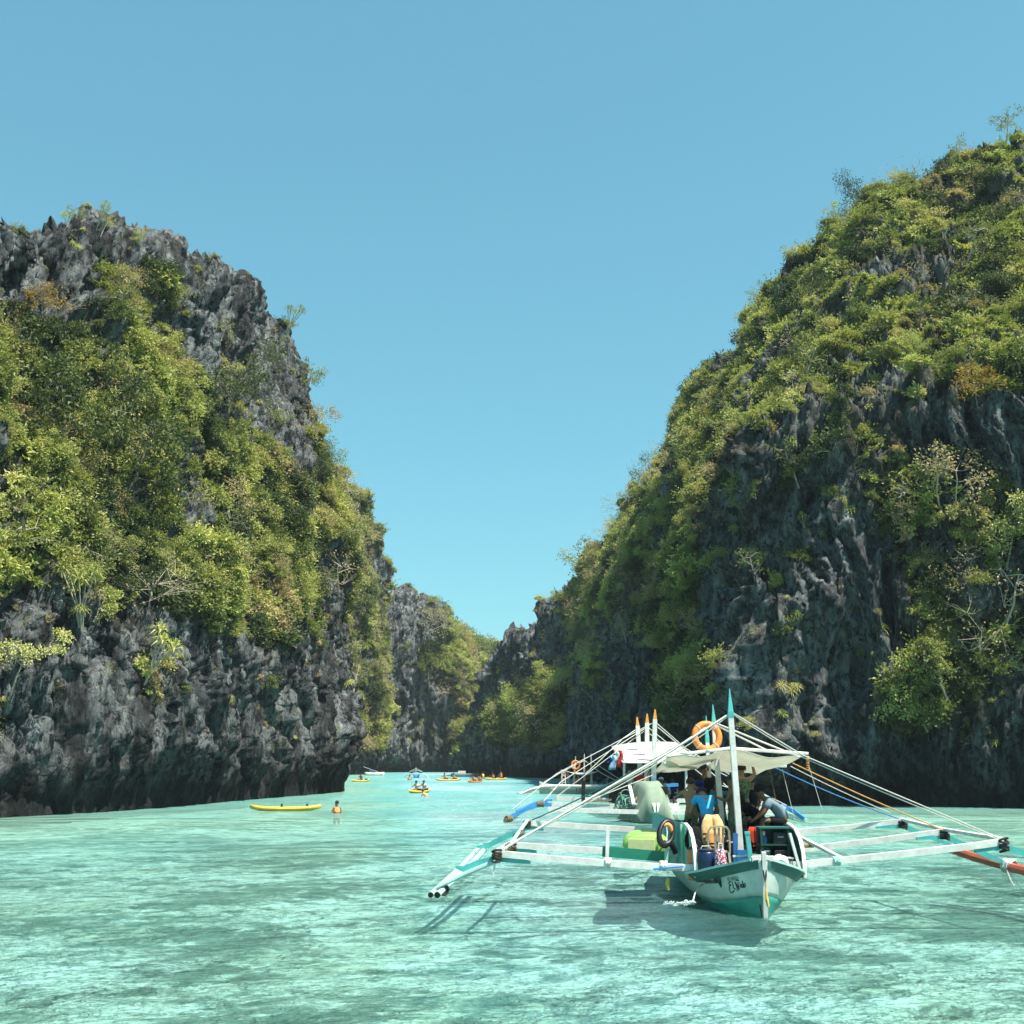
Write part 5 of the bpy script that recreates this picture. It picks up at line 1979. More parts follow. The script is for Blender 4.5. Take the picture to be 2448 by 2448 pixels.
# the green board with its posts on the left beams
mb = MB()
mb.bar(A(1440, 2035, 25.0), A(1600, 2049, 25.0), .04, .21)
part(NB, 'rack_board', mb, M['green_board'])
for x, y0, y1 in ((1453, 1975, 2060), (1594, 2024, 2064)):
    mb = MB()
    mb.bar(A(x, y0, 24.9), A(x - 2, y1, 24.9), .07, .06, up=(0, 1, 0))
    part(NB, 'rack_post', mb, M['white_wood'] if x < 1500 else M['teal_pale'])
# bilge water
mb = MB()
mb.tube([hull_hit(1680, 2114, .02), A(1670, 2121, 23.9), A(1661, 2137, 23.6), A(1655, 2160, 23.4)], [.014, .013, .014, .02], 6)
tw = NT('bilge_water')
pw = tw.node('ShaderNodeBsdfPrincipled')
pw.inputs['Base Color'].default_value = (0.85, 0.92, 0.92, 1)
pw.inputs['Roughness'].default_value = 0.15
pw.inputs['Transmission Weight'].default_value = 0.35
M['foam'] = tw.done(pw.outputs[0])
o = mb.build('water_stream', M['foam'], smooth=True)
tag(o, 'thin jet of bilge water falling from the boat side', 'water jet')
mb = MB()
for i in range(170):
    u = PL.random() ** 0.8
    c = A(1660 - 72 * u + PL.gauss(0, 3), 2161 + PL.gauss(0, 2.2) - 5 * PL.random() * (1 - u), 23.4)
    c.z = abs(c.z - 0.0) * 0.5 + 0.005 if c.z < 0 else c.z
    mb.ball(c, PL.uniform(.006, .028) * (1.1 - .5 * u), 5, 3)
o = mb.build('splash', M['foam'], smooth=True)
tag(o, 'white splash where the bilge water meets the lagoon', kind='stuff')
# ------------------------------------------------------------------ things on the near boat
def set_at(o, p):
    o.location = p
    return o


def feet(px, py, Y, z):
    p = A(px, py, Y)
    p.z = z
    return p


# life ring hung on the mast
r_ = thing('life_ring', 'orange life ring hanging on the second mast above the near canopy', 'life ring', A(1690, 1761, 27.1), group='orange life rings')
mb = MB()
mb.torus((0, 0, 0), 0.285, 0.075, (R(82), 0, R(8)), 28, 10)
mb.build('ring', M['ring_orange'], r_, True)
for k in range(4):
    mb = MB()
    a = PI / 4 + k * PI / 2
    rr = Euler((R(82), 0, R(8))).to_matrix()
    c = rr @ Vector((math.cos(a) * .285, math.sin(a) * .285, 0))
    ax = rr @ Vector((-math.sin(a), math.cos(a), 0))
    rot = ax.to_track_quat('Z', 'Y').to_euler()
    mb.torus(c, .078, .010, tuple(rot), 12, 4)
    mb.build('band', M['rope_white'], r_)


def top_at(px, py, Y, base, scale):
    """where a person stands whose crown shows at a photograph pixel"""
    p = A(px, py, Y)
    t_ = POSE[base]['top']
    p.z -= (t_[2] + .05) * scale
    return p


def barrel(label, loc, r, h, mat, lid):
    b_ = thing('barrel', label, 'barrel', loc)
    mb = MB()
    mb.lathe([(r * .86, 0), (r * .95, h * .06), (r, h * .25), (r * 1.03, h * .3), (r, h * .35), (r, h * .62), (r * 1.03, h * .67), (r, h * .72), (r * .93, h * .92), (r * .80, h * .97)], n=18)
    mb.build('body', mat, b_, True)
    mb = MB()
    mb.lathe([(r * .82, h * .965), (r * .86, h * .98), (r * .86, h * 1.02), (r * .5, h * 1.04)], n=18)
    mb.build('lid', M[lid], b_)
    mb = MB()
    mb.tube([(-r * .5, 0, h * 1.03), (-r * .35, 0, h * 1.12), (r * .35, 0, h * 1.12), (r * .5, 0, h * 1.03)], .012, 5)
    mb.build('handle', M['rope_white'], b_)
    return b_


barrel('dark blue plastic barrel behind the left gunwale, beside a dotted bag', feet(1689, 2080, 24.2, .44), .205, .60, M['barrel_blue'], 'barrel_blue')
barrel('narrow orange drum half hidden behind the dark blue barrel', feet(1660, 2075, 24.6, .43), .14, .62, M['orange_plastic'], 'black_plastic')

bg = thing('bag', 'bag with red white and blue dots beside the blue barrel', 'bag', feet(1724, 2078, 23.95, .54))
bg.scale = (1.05, 1, 1.15)
mb = MB()
mb.lathe([(.09, 0), (.115, .05), (.12, .2), (.105, .36), (.085, .44), (.05, .47)], n=12, sy=.8)
mb.build('body', M['dotted'], bg, True)
mb = MB()
mb.tube([(-.05, 0, .45), (-.03, 0, .56), (.03, 0, .56), (.05, 0, .45)], .012, 5)
mb.build('handle', M['white_cloth'], bg)

# the beige plastic chair, seen from behind
ch = thing('plastic_chair', 'beige plastic chair seen from behind with life vests on its back', 'chair', feet(1720, 2062, 24.55, .60))
ch.scale = (.92, .9, .88)
mb = MB()
bk = []
W = .235
pts = [(-W, .0, .40), (-W, -.02, .70), (-W * .95, -.05, .90), (-W * .7, -.065, .985), (0, -.07, 1.0), (W * .7, -.065, .985), (W * .95, -.05, .90), (W, -.02, .70), (W, 0, .40)]
mb.strip_bar(pts, .035, .065, up=(0, 1, 0))
mb.build('back_frame', M['beige_plastic'], ch)
for x in (-.085, 0, .085):
    mb = MB()
    mb.strip_bar([(x * .8, 0, .42), (x, -.035, .70), (x * 1.1, -.065, .97)], .05, .015, up=(0, 1, 0))
    mb.build('back_slat', M['beige_plastic'], ch)
mb = MB()
mb.box((0, .22, .42), (.46, .46, .03))
bevel(mb.build('seat', M['beige_plastic'], ch), .01)
for x in (-.22, .22):
    for y in (-.02, .43):
        mb = MB()
        mb.bar((x * 1.08, y + (-.04 if y < 0 else .03), 0), (x * .95, y, .42), .05, .04, up=(0, 1, 0))
        mb.build('leg', M['beige_plastic'], ch)
    mb = MB()
    mb.strip_bar([(x, -.01, .66), (x * 1.06, .2, .66), (x * 1.05, .40, .62), (x * 1.0, .43, .42)], .05, .03)
    mb.build('arm', M['beige_plastic'], ch)


def vest(label, loc, rot, mat, w=.40, h=.52, group='life vests'):
    v = thing('life_vest', label, 'life vest', loc, rot, group)
    for s in (-1, 1):
        mb = MB()
        rows = []
        for j in range(6):
            t_ = j / 5
            half = w / 2 * (1 if t_ < .7 else 1 - .5 * (t_ - .7) / .3)
            rows.append([(s * (half * u), -.05 * math.sin(PI * min(1, u * 1.05)) - .02, h * t_) for u in (0.06, .3, .6, .85, 1)])
        mb.grid(rows if s > 0 else [q[::-1] for q in rows])
        o = mb.build('panel', M[mat], v, True)
        solidify(o, .05)
    for z in (.18, .34):
        mb = MB()
        mb.bar((-w * .5, -.11, h * z), (w * .5, -.11, h * z), .012, .035)
        mb.build('strap', M['black_cloth'], v)
    mb = MB()
    mb.box((w * .12, -.115, h * .40), (.05, .02, .04))
    mb.build('buckle', M['black_plastic'], v)
    return v


vest('faded orange life vest draped over the beige chair back', feet(1704, 1990, 24.95, 1.10), (R(-6), 0, R(6)), 'vest_tan', .46, .58)
vest('orange life vest with black straps on the beige chair seat', feet(1708, 2010, 24.82, .98), (R(-4), 0, R(-4)), 'vest_orange', .34, .40)
vest('red life vest hanging behind the teal bitt', feet(1799, 2005, 25.5, .92), (R(4), 0, R(14)), 'vest_red', .30, .50)

bp = thing('backpack', 'black backpack standing between side rail and beige chair', 'backpack', feet(1662, 2020, 25.0, .90))
bp.scale = (1.05, 1, 1.1)
mb = MB()
mb.ball((0, 0, .24), (.21, .14, .27), 12, 8, jit=.06)
mb.build('body', M['black_cloth'], bp, True)
mb = MB()
mb.ball((0, -.12, .16), (.15, .07, .13), 10, 6)
mb.build('pocket', M['black_cloth'], bp, True)
mb = MB()
mb.tube([(-.05, 0, .49), (-.03, 0, .55), (.03, 0, .55), (.05, 0, .49)], .012, 5)
mb.build('handle', M['black_cloth'], bp)
bp2 = thing('backpack', 'black bag leaning on the right side of the beige chair', 'backpack', feet(1741, 2035, 24.95, .86))
mb = MB()
mb.ball((0, 0, .2), (.14, .10, .22), 10, 8, jit=.06)
mb.build('body', M['black_cloth'], bp2, True)
mb = MB()
mb.bar((.02, -.10, .27), (.10, -.09, .30), .01, .02)
mb.build('tag', M['white_cloth'], bp2)

fd = thing('fender', 'black oval fender with orange inner side hung on the left rail', 'fender', A(1592, 1992, 24.7))
rot = (R(70), R(28), R(15))
mb = MB()
mb.torus((0, 0, 0), .20, .065, rot, 22, 8, sx=.75, sy=1.25)
mb.build('ring', M['black_plastic'], fd, True)
mb = MB()
m3 = Euler(rot).to_matrix()
mb.tube([m3 @ Vector((.125 * math.cos(a), .2 * math.sin(a), -.02)) for a in np.linspace(R(25), R(150), 9)], [.02, .04, .05, .055, .055, .05, .045, .035, .02], 7)
mb.build('lining', M['vest_orange'], fd, True, loc=(0, -.05, 0))
mb = MB()
mb.tube([m3 @ Vector((.02, -.2, 0)), Vector((.12, 0, -.22)), Vector((.19, 0, -.40))], [.05, .07, .05], 8)
mb.build('tail', M['black_cloth'], fd, True)
mb = MB()
mb.tube([m3 @ Vector((-.05, .15, .03)), m3 @ Vector((0, 0, .05)), m3 @ Vector((.05, -.18, .03))], .012, 5)
mb.build('strap', M['white_cloth'], fd)

# the lime kayak lying across the beams
lk = thing('kayak', 'lime green plastic kayak stowed end-on across the left beams', 'kayak', feet(1545, 2035, 25.3, 1.02), (R(0), 0, R(-6)))
mb = MB()
secs = []
for j, (y, w, hgt) in enumerate(((0, .40, .19), (.03, .46, .24), (.4, .50, .27), (1.4, .50, .27), (2.4, .40, .22), (3.0, .10, .10))):
    secs.append([(w * math.cos(a) * (abs(math.cos(a)) ** -.35 if abs(math.cos(a)) > .05 else 1), y, hgt * math.sin(a)) for a in np.linspace(0, 2 * PI, 21)[:-1]])
vs = [q for s_ in secs for q in s_]
fs = [(i * 20 + k, i * 20 + (k + 1) % 20, (i + 1) * 20 + (k + 1) % 20, (i + 1) * 20 + k) for i in range(5) for k in range(20)] + [tuple(range(20))[::-1]]
mb.add(vs, fs)
mb.build('hull', M['lime'], lk, True)
mb = MB()
mb.box((-.10, -.012, .0), (.56, .02, .33))
bevel(mb.build('deck_panel', M['lime_pale'], lk), .03, 3)
mb = MB()
mb.tube([(.25, -.02, .1), (.33, -.05, 0), (.25, -.02, -.1)], .014, 5)
mb.build('handle', M['black_plastic'], lk)

# the equipment shelf to the right
sh = thing('shelf', 'dark green wooden shelf crammed with gear at the right rail', 'shelf', feet(1855, 2055, 24.9, .46))
sh.scale = (.92, 1, 1.05)
for x in (-.30, .30):
    for y in (0, .35):
        mb = MB()
        mb.bar((x, y, 0), (x, y, .92), .045, .045, up=(0, 1, 0))
        mb.build('post', M['dark_green'], sh)
for z in (.28, .60, .92):
    mb = MB()
    mb.box((0, .175, z), (.70 if z > .9 else .64, .42, .03))
    mb.build('board', M['dark_green'] if z < .9 else M['teal_deep'], sh)
mb = MB()
mb.box((0, .40, .46), (.66, .02, .9))
mb.build('added_back_panel', M['dark_green'], sh)  # added dark panel that stops daylight showing through the shelf
S0 = sh.location
for lab_, q_, d_ in (('black gear box on the top board of the shelf', (.12, .16, .64), (.30, .26, .24)), ('black bundle at the bottom of the shelf', (.02, .16, .02), (.46, .30, .22))):
    g_ = thing('case', lab_, 'case', S0 + Vector(q_))
    mb = MB()
    mb.box((0, 0, d_[2] / 2), d_, taper=.9)
    bevel(mb.build('body', M['black_plastic'], g_), .02)
    mb = MB()
    mb.bar((-d_[0] * .2, -d_[1] * .5, d_[2] * .6), (d_[0] * .2, -d_[1] * .5, d_[2] * .6), .02, .03)
    mb.build('clasp', M['grey_metal'], g_)
bt = thing('bottle', 'blue bottle with white neck on the green shelf', 'bottle', S0 + Vector((-.20, .1, .617)))
mb = MB()
mb.lathe([(.055, 0), (.06, .02), (.06, .13), (.03, .18), (.022, .2)], n=12)
mb.build('body', M['blue_paint'], bt, True)
mb = MB()
mb.lathe([(.022, .2), (.024, .21), (.022, .27), (.01, .28)], n=8)
mb.build('neck', M['white_wood'], bt)
bk_ = thing('bucket', 'grey green bucket on the middle board of the shelf', 'bucket', S0 + Vector((-.19, .08, .296)))
mb = MB()
mb.lathe([(.075, 0), (.10, .2), (.108, .21), (.105, .22), (.09, .205), (.07, .03)], n=14)
mb.build('body', M['teal_pale'], bk_, True)
mb = MB()
mb.tube([(.1 * math.cos(a), .02, .21 + .06 * math.sin(a)) for a in np.linspace(0, PI, 9)], .005, 4)
mb.build('handle', M['grey_metal'], bk_)
cb = thing('case', 'black equipment case with a white tag beside the bucket', 'case', S0 + Vector((.13, .10, .297)))
mb = MB()
mb.box((0, 0, .12), (.36, .26, .24), taper=.86)
bevel(mb.build('body', M['black_plastic'], cb), .02)
mb = MB()
mb.box((0, -.130, .07), (.11, .006, .03))
mb.build('tag', M['white_wood'], cb)
mb = MB()
mb.tube([(-.06, 0, .24), (-.05, 0, .28), (.05, 0, .28), (.06, 0, .24)], .010, 5)
mb.build('handle', M['black_plastic'], cb)
st = thing('stool', 'grey metal tube stool in front of the green shelf', 'stool', feet(1872, 2070, 24.3, .42))
for x in (-.16, .16):
    for y in (-.12, .12):
        mb = MB()
        mb.tube([(x * 1.1, y * 1.1, 0), (x, y, .45)], .014, 6)
        mb.build('leg', M['grey_metal'], st)
mb = MB()
mb.box((0, 0, .46), (.38, .30, .025))
bevel(mb.build('seat', M['grey_metal'], st), .008)
sk = thing('sack', 'crumpled white plastic sack tied with yellow rope on the fore deck', 'sack', feet(1848, 2058, 23.4, .76))
mb = MB()
rr_ = random.Random(4)
mb.ball((-.10, 0, .10), (.17, .15, .13), 12, 8, jit=.28, rnd=rr_)
mb.ball((.16, .05, .11), (.15, .15, .14), 12, 8, jit=.28, rnd=rr_)
mb.build('body', M['white_plastic'], sk)
mb = MB()
mb.torus((.03, -.02, .08), .09, .018, (R(70), R(20), 0), 12, 5)
mb.torus((.05, -.04, .06), .07, .018, (R(60), R(-30), 0), 12, 5)
mb.build('rope', M['rope_yellow'], sk)
bs = thing('basin', 'shallow grey basin beside the teal bitt', 'basin', feet(1808, 2030, 24.6, .80))
mb = MB()
mb.lathe([(.09, 0), (.15, .08), (.16, .085), (.14, .075), (.085, .012)], n=14)
mb.build('body', M['grey_metal'], bs, True)
mb = MB()
mb.box((0, 0, -.19), (.24, .24, .38))
mb.build('stand', M['black_plastic'], bs)

# ------------------------------------------------------------------ people on the near boat
person('person in a bright blue shirt bending forward with their back turned', top_at(1690, 1890, 26.0, 'stoop', 1.0), R(4), 'stoop', 'skin_tan', 'cyan_cloth', 'navy_cloth', hair=True, hat='navy_cloth', scale=1.0)
person('shirtless person in mottled shorts with a raised elbow at the left rail', top_at(1650, 1860, 27.0, 'elbow', .92), R(-20), 'elbow', 'skin_tan', None, 'camo_cloth', scale=.92)
person('person in navy with a navy cap standing behind the blue shirt', top_at(1672, 1868, 27.8, 'stand', .92), R(20), 'stand', 'skin_tan', 'navy_cloth', 'navy_cloth', hat='navy_cloth', scale=.92)
person('tall person in a black shirt standing between the rear masts', top_at(1683, 1828, 29.0, 'stand', 1.02), R(190), 'stand', 'skin_dark', 'black_cloth', 'black_cloth', scale=1.02)
person('shirtless person in mottled shorts standing behind the front mast', top_at(1749, 1852, 26.1, 'phone', .95), R(75), 'phone', 'skin_dark', None, 'camo_cloth', scale=.95)
person('person in a mottled green sleeveless top reaching up to the canopy', top_at(1772, 1826, 27.6, 'reach', 1.03), R(8), 'reach', 'skin_tan', 'camo_cloth', 'black_cloth', sleeves=False, scale=1.03)
def seat_of(px, py_top, Y, base, scale):
    p = A(px, py_top, Y)
    p.z -= (POSE[base]['top'][2] + .05) * scale
    return p


person('person in black sitting hunched with long dark hair beside the teal bitt', seat_of(1818, 1893, 26.6, 'lean', 1.0), R(75), 'lean', 'skin_dark', 'black_cloth', 'black_cloth', long_hair=True, scale=1.0)
person('person in a grey shirt and dark cap leaning forward at the right rail', seat_of(1872, 1878, 25.9, 'lean', 1.06), R(84), 'lean', 'skin_dark', 'grey_cloth', 'black_cloth', hat='black_cloth', scale=1.06)
person('person in dark teal standing half hidden behind the second mast', top_at(1718, 1862, 28.3, 'stand', .95), R(-30), 'stand', 'skin_dark', 'teal_cloth', 'black_cloth', scale=.95)
person('person in black standing deep in the cabin right of the front mast', top_at(1797, 1858, 29.3, 'stand', .92), R(30), 'stand', 'skin_dark', 'black_cloth', 'navy_cloth', scale=.92)
# ------------------------------------------------------------------ the second outrigger boat
B2 = thing('outrigger_boat', 'second outrigger boat with a pale green covered bow, white canopy and orange tipped masts', 'boat', (6.6, 57, 0), group='outrigger tour boats')
mb = MB()
rows = []
for Y, c, hw, hg, zs in ((54.0, 6.42, .05, .06, .9), (54.6, 6.44, .35, .45, .85), (55.5, 6.48, .75, .95, .8), (57, 6.55, 1.05, 1.3, .8), (60, 6.7, 1.15, 1.4, .8), (65, 6.95, .9, 1.1, .9), (68, 7.1, .15, .3, 1.2)):
    rows.append([(c - hg, Y, zs), (c - hw, Y, .1), (c - hw * .7, Y, -.4), (c, Y, -.6), (c + hw * .7, Y, -.4), (c + hw, Y, .1), (c + hg, Y, zs)])
mb.grid(rows)
o = part(B2, 'hull', mb, M['hull_white'], True)
solidify(o, .05)
mb = MB()
rows = []
for j in range(10):   # a tarpaulin stretched from a short ridge down to the water line
    v = j / 9
    Y = 54.0 + 3.6 * v
    wt, wb = .30 + .32 * v, .80 + .62 * v ** .7
    zt = .10 if j == 0 else 1.30 + .48 * min(1, v * 1.6) ** .8
    Y -= 0.15 if j == 0 else 0
    row = []
    for i in range(15):
        u = i / 7 - 1
        s_ = abs(u)
        k_ = 0 if s_ < .35 else (s_ - .35) / .65
        x = (wt * s_ / .35 if s_ < .35 else wt + (wb - wt) * k_ ** 1.15) * (1 if u > 0 else -1)
        row.append((6.42 + .03 * v + x + .02 * math.sin(9 * v + 4 * u), Y, zt + (.06 - zt) * k_ + .025 * math.sin(7 * u + 5 * v)))
    rows.append(row)
mb.grid(rows)
o = part(B2, 'bow_cover', mb, M['hull_pale2'], True)
solidify(o, .02)
for x in (1552, 1585):
    mb = MB()
    c = A(x, 1890, 55.6)
    mb.box(c, (.42, .25, .36))
    mb.box(c + Vector((0, -.14, .06)), (.34, .04, .10))
    o = part(B2, 'fender_pad', mb, M['black_plastic'])
for x, w in ((1560, .9), (1606, .75)):
    mb = MB()
    mb.bar(A(x - 14, 1878, 57.6), A(x + 14, 1876, 57.6), .5, .14)
    part(B2, 'blue_tarp', mb, M['blue_bright'])
for b0, tp, Y in (((1532, 1880), (1523, 1714), 61.5), ((1546, 1880), (1547, 1706), 59.8), ((1562, 1880), (1566, 1696), 58.0)):
    a, t_ = A(*b0, Y), A(*tp, Y)
    mb = MB()
    mb.bar(a, a.lerp(t_, .87), .24, .24, up=(0, 1, 0), w1=.2, h1=.2)
    m = part(B2, 'mast', mb, M['white_wood'])
    mb = MB()
    mb.bar(a.lerp(t_, .87), t_, .19, .19, up=(0, 1, 0), w1=.06, h1=.06)
    sub(m, 'mast_tip', mb, M['orange_tip'])
mb = MB()
rows = []
for j in range(6):
    v = j / 5
    a0, a1 = A(1488, 1816, 57.5), A(1660, 1806, 57.5)
    rows.append([a0.lerp(a1, i / 8) + Vector((0, 6.5 * v, -.15 + .85 * v - .20 * math.sin(PI * i / 8) * (1 - v) + .12 * math.sin(PI * i / 8))) for i in range(9)])
mb.grid(rows)
o = part(B2, 'canopy', mb, M['canvas_white'], True)
solidify(o, .03)
for x in (1492, 1640):
    mb = MB()
    mb.tube([A(x, 1815, 58), A(x, 1905, 58)], .06, 6)
    part(B2, 'canopy_post', mb, M['white_wood'])
for pts in ([(1310, 1921, 56), (1400, 1926, 56), (1500, 1930, 56), (1620, 1932, 56), (1740, 1928, 56), (1885, 1936, 56)], [(1310, 1934, 54.5), (1400, 1938, 54.5), (1560, 1942, 54.5), (1740, 1942, 54.5), (1880, 1944, 54.5)], [(1330, 1908, 59), (1480, 1914, 59), (1700, 1914, 59), (1860, 1922, 59)]):
    mb = MB()
    mb.strip_bar([A(*q) for q in pts], .17, .19)
    part(B2, 'outrigger_beam', mb, M['white_wood'])
for pts in ([(1318, 1924, 55.5), (1290, 1924, 55.4), (1262, 1932, 55.2), (1232, 1947, 55), (1212, 1957, 54.8)], [(1318, 1914, 57), (1290, 1918, 56.5), (1264, 1928, 56), (1236, 1942, 55.5)],
            [(1880, 1932, 55.5), (1895, 1938, 55.5), (1912, 1950, 55.3), (1926, 1959, 55)], [(1868, 1926, 57), (1890, 1936, 56.5), (1908, 1946, 56)]):
    mb = MB()
    mb.strip_bar([A(*q) for q in pts], .14, .17)
    part(B2, 'outrigger_arm', mb, M['blue_bright'])
for pts, mt in (([(1208, 1961, 54.6), (1222, 1954, 56), (1240, 1944, 60)], 'rope_brown'), ([(1928, 1961, 54.8), (1905, 1953, 57), (1885, 1946, 60)], 'teal_pale')):
    mb = MB()
    mb.tube([A(*q) for q in pts], .10, 8)
    part(B2, 'float_pole', mb, M[mt])
for p, ax in (((1292, 1922, 55.4), (1, 0, 0)), ((1216, 1957, 54.8), (1, 1, 0))):
    mb = MB()
    lash(mb, A(*p), .13, 6, ax, .28)
    part(B2, 'lashing', mb, M['rope_brown'])
for pts, r, mt in (([(1565, 1726, 58), (1330, 1850, 57), (1225, 1935, 56)], .022, 'rope_white'), ([(1547, 1738, 59.8), (1340, 1870, 58), (1300, 1915, 56.5)], .022, 'rope_white'), ([(1523, 1742, 61.5), (1490, 1765, 61), (1400, 1850, 60)], .022, 'rope_white'),
                   ([(1547, 1742, 59.8), (1490, 1785, 59.5), (1330, 1905, 59)], .022, 'rope_white'), ([(1566, 1726, 58), (1640, 1790, 57.5), (1885, 1935, 56)], .022, 'rope_white'), ([(1548, 1738, 59.8), (1625, 1800, 59), (1880, 1925, 58)], .022, 'rope_white'),
                   ([(1550, 1752, 59.8), (1600, 1790, 59.5), (1700, 1870, 59.5), (1860, 1920, 59)], .025, 'rope_white'), ([(1568, 1735, 58), (1650, 1802, 58), (1760, 1900, 57.5)], .025, 'rope_white'), ([(1556, 1836, 58.5), (1518, 1915, 55.5)], .035, 'rope_brown')):
    mb = MB()
    P = [A(*q) for q in pts]
    mb.tube(P, r, 5)
    part(B2, 'rigging_line', mb, M[mt])
for pts in ([(1395, 1866, 56.2), (1394, 1925, 56.2)], [(1505, 1880, 56), (1512, 1910, 55.5), (1515, 1925, 55.2)]):
    mb = MB()
    mb.tube([A(*q) for q in pts], .09, 6)
    part(B2, 'rail_post', mb, M['black_plastic'] if pts[0][0] < 1400 else M['white_wood'])
mb = MB()
mb.bar(A(1395, 1917, 55.9), A(1462, 1912, 55.9), .10, .08)
part(B2, 'rail', mb, M['rope_brown'])
mb = MB()
for y0, y1 in ((1872, 1900),):
    mb.grid([[A(1455, 1868, 57.4), A(1500, 1868, 57.4)], [A(1455, 1918, 57.4), A(1515, 1930, 57.4)]])
o = part(B2, 'side_curtain', mb, M['black_cloth'])
solidify(o, .05)
rc = thing('rope_pile', 'tangled heap of green rope hung at the second boat rail', 'rope', A(1492, 1914, 55.6))
mb = MB()
rr_ = random.Random(8)
for i in range(16):
    mb.torus((rr_.uniform(-.25, .25), rr_.uniform(-.1, .1), rr_.uniform(-.2, .2)), rr_.uniform(.14, .34), .022, (rr_.uniform(1.0, 2.0), rr_.uniform(-.6, .6), rr_.uniform(0, 3)), 14, 4)
mb.build('coils', M['rope_green'], rc)


def cloth_item(label, px, py, Y, w, h, mat, name='hanging_cloth'):
    mb = MB()
    p = A(px, py, Y)
    rows = []
    for j in range(6):
        v = j / 5
        rows.append([(p.x + (u - .5) * w * (.8 + .4 * v) + .05 * math.sin(5 * v), p.y + .06 * math.sin(6 * u + 3 * v), p.z - h * v) for u in np.linspace(0, 1, 7)])
    mb.grid(rows)
    o = mb.build(name, M[mat], smooth=True)
    solidify(o, .02)
    tag(o, label, 'cloth', 'washing hung on the rigging')
    return o


cloth_item('light blue towel hanging from the second boat rigging', 1465, 1806, 58.3, .30, .68, 'lightblue_cloth')
cloth_item('white and pale cloth hanging between blue and red washing', 1474, 1798, 58.3, .25, .45, 'white_cloth')
cloth_item('red cloth hanging from the second boat rigging', 1482, 1794, 58.3, .22, .80, 'red_cloth')
cloth_item('narrow navy cloth hung outermost on the second boat rigging', 1457, 1812, 58.3, .18, .28, 'navy_cloth')

person('person in a red top and white cap on the second boat', feet(1530, 1920, 58.6, .62), R(200), 'reach', 'skin_tan', 'red_cloth', 'navy_cloth', hat='white_cloth', scale=.98, near=False)
person('person in white reaching up to the canopy left of the red top', feet(1505, 1920, 60.5, .62), R(200), 'reach', 'skin_fair', 'white_cloth', 'navy_cloth', scale=1.0, near=False)
person('person in a pale blue hat seated behind the green bow cover', feet(1580, 1900, 60, .9), R(180), 'sit', 'skin_dark', 'teal_cloth', 'black_cloth', hat='lightblue_cloth', scale=1.1, near=False)
person('fair person in light blue peering over the green bow cover', feet(1590, 1900, 58.6, .88), R(170), 'sit', 'skin_fair', 'lightblue_cloth', 'black_cloth', scale=1.0, near=False)
person('person in dark blue seated at the right end of the bow cover', feet(1612, 1900, 59, .9), R(150), 'sit', 'skin_tan', 'navy_cloth', 'black_cloth', scale=1.0, near=False)

# ------------------------------------------------------------------ the third outrigger boat
B3 = thing('outrigger_boat', 'small white outrigger boat with a ladder and three thin masts before the dark cliff', 'boat', (5.6, 101, 0), group='outrigger tour boats')
mb = MB()
rows = []
for px, hw, zs, zk in ((1290, .05, 1.0, -.1), (1305, .4, .8, -.3), (1330, .75, .68, -.4), (1370, .9, .62, -.4), (1410, .9, .62, -.4), (1440, .75, .7, -.4), (1462, .2, .9, -.2)):
    c = A(px, 1895, 101)
    rows.append([(c.x, 101 - hw, zs), (c.x, 101 - hw * .8, .1), (c.x, 101, zk), (c.x, 101 + hw * .8, .1), (c.x, 101 + hw, zs)])
mb.grid(rows)
o = part(B3, 'hull', mb, M['hull_white'], True)
solidify(o, .05)
mb = MB()
mb.strip_bar([A(1292, 1880, 100), A(1330, 1884, 100), A(1380, 1886, 100), A(1440, 1884, 100)], .12, .14)
part(B3, 'gunwale', mb, M['white_wood'])
for tp, b0 in (((1376, 1808), (1371, 1883)), ((1397, 1802), (1397, 1886)), ((1413, 1802), (1414, 1888))):
    mb = MB()
    mb.bar(A(*b0, 101), A(*tp, 101), .22, .22, up=(0, 1, 0), w1=.05, h1=.05)
    part(B3, 'mast', mb, M['white_wood'])
mb = MB()
a0, a1 = A(1352, 1842, 99.5), A(1432, 1843, 99.5)
mb.grid([[a0.lerp(a1, i / 8) + Vector((0, 4.0 * v, -.12 * v - (.1 + .25 * (1 - v)) * math.sin(PI * i / 8))) for i in range(9)] for v in (0, .33, .66, 1)])
o = part(B3, 'canopy', mb, M['canvas_white'], True)
solidify(o, .05)
lad = None
for x in (1343, 1351):
    mb = MB()
    mb.bar(A(x, 1840, 99.6), A(x + 1, 1884, 99.6), .09, .06, up=(0, 1, 0))
    part(B3, 'ladder_rail', mb, M['white_wood'])
for k in range(5):
    mb = MB()
    mb.bar(A(1343, 1846 + 8 * k, 99.6), A(1351, 1846 + 8 * k, 99.6), .06, .06)
    part(B3, 'ladder_rung', mb, M['white_wood'])
for k, Y in enumerate((98.5, 100.5, 102.5)):
    mb = MB()
    mb.tube([A(1400, 1880, Y), A(1340, 1879, Y), A(1300, 1880 + k, Y), A(1268, 1888 + k, Y), A(1242 + 9 * k, 1900, Y)], [.13, .13, .13, .11, .08], 7)
    part(B3, 'outrigger_arm', mb, M['white_wood'])
    mb = MB()
    mb.tube([A(1400, 1880, Y), A(1470, 1879, Y), A(1520, 1886, Y), A(1548, 1897, Y)], [.13, .13, .11, .08], 7)
    part(B3, 'outrigger_arm', mb, M['white_wood'])
for pa, pb in (((1240, 1901, 98), (1272, 1894, 105)), ((1545, 1899, 98), (1550, 1893, 105))):
    mb = MB()
    p, q = A(*pa), A(*pb)
    p.z = q.z = .06
    mb.tube([p, q], .12, 7)
    part(B3, 'float_pole', mb, M['white_wood'])
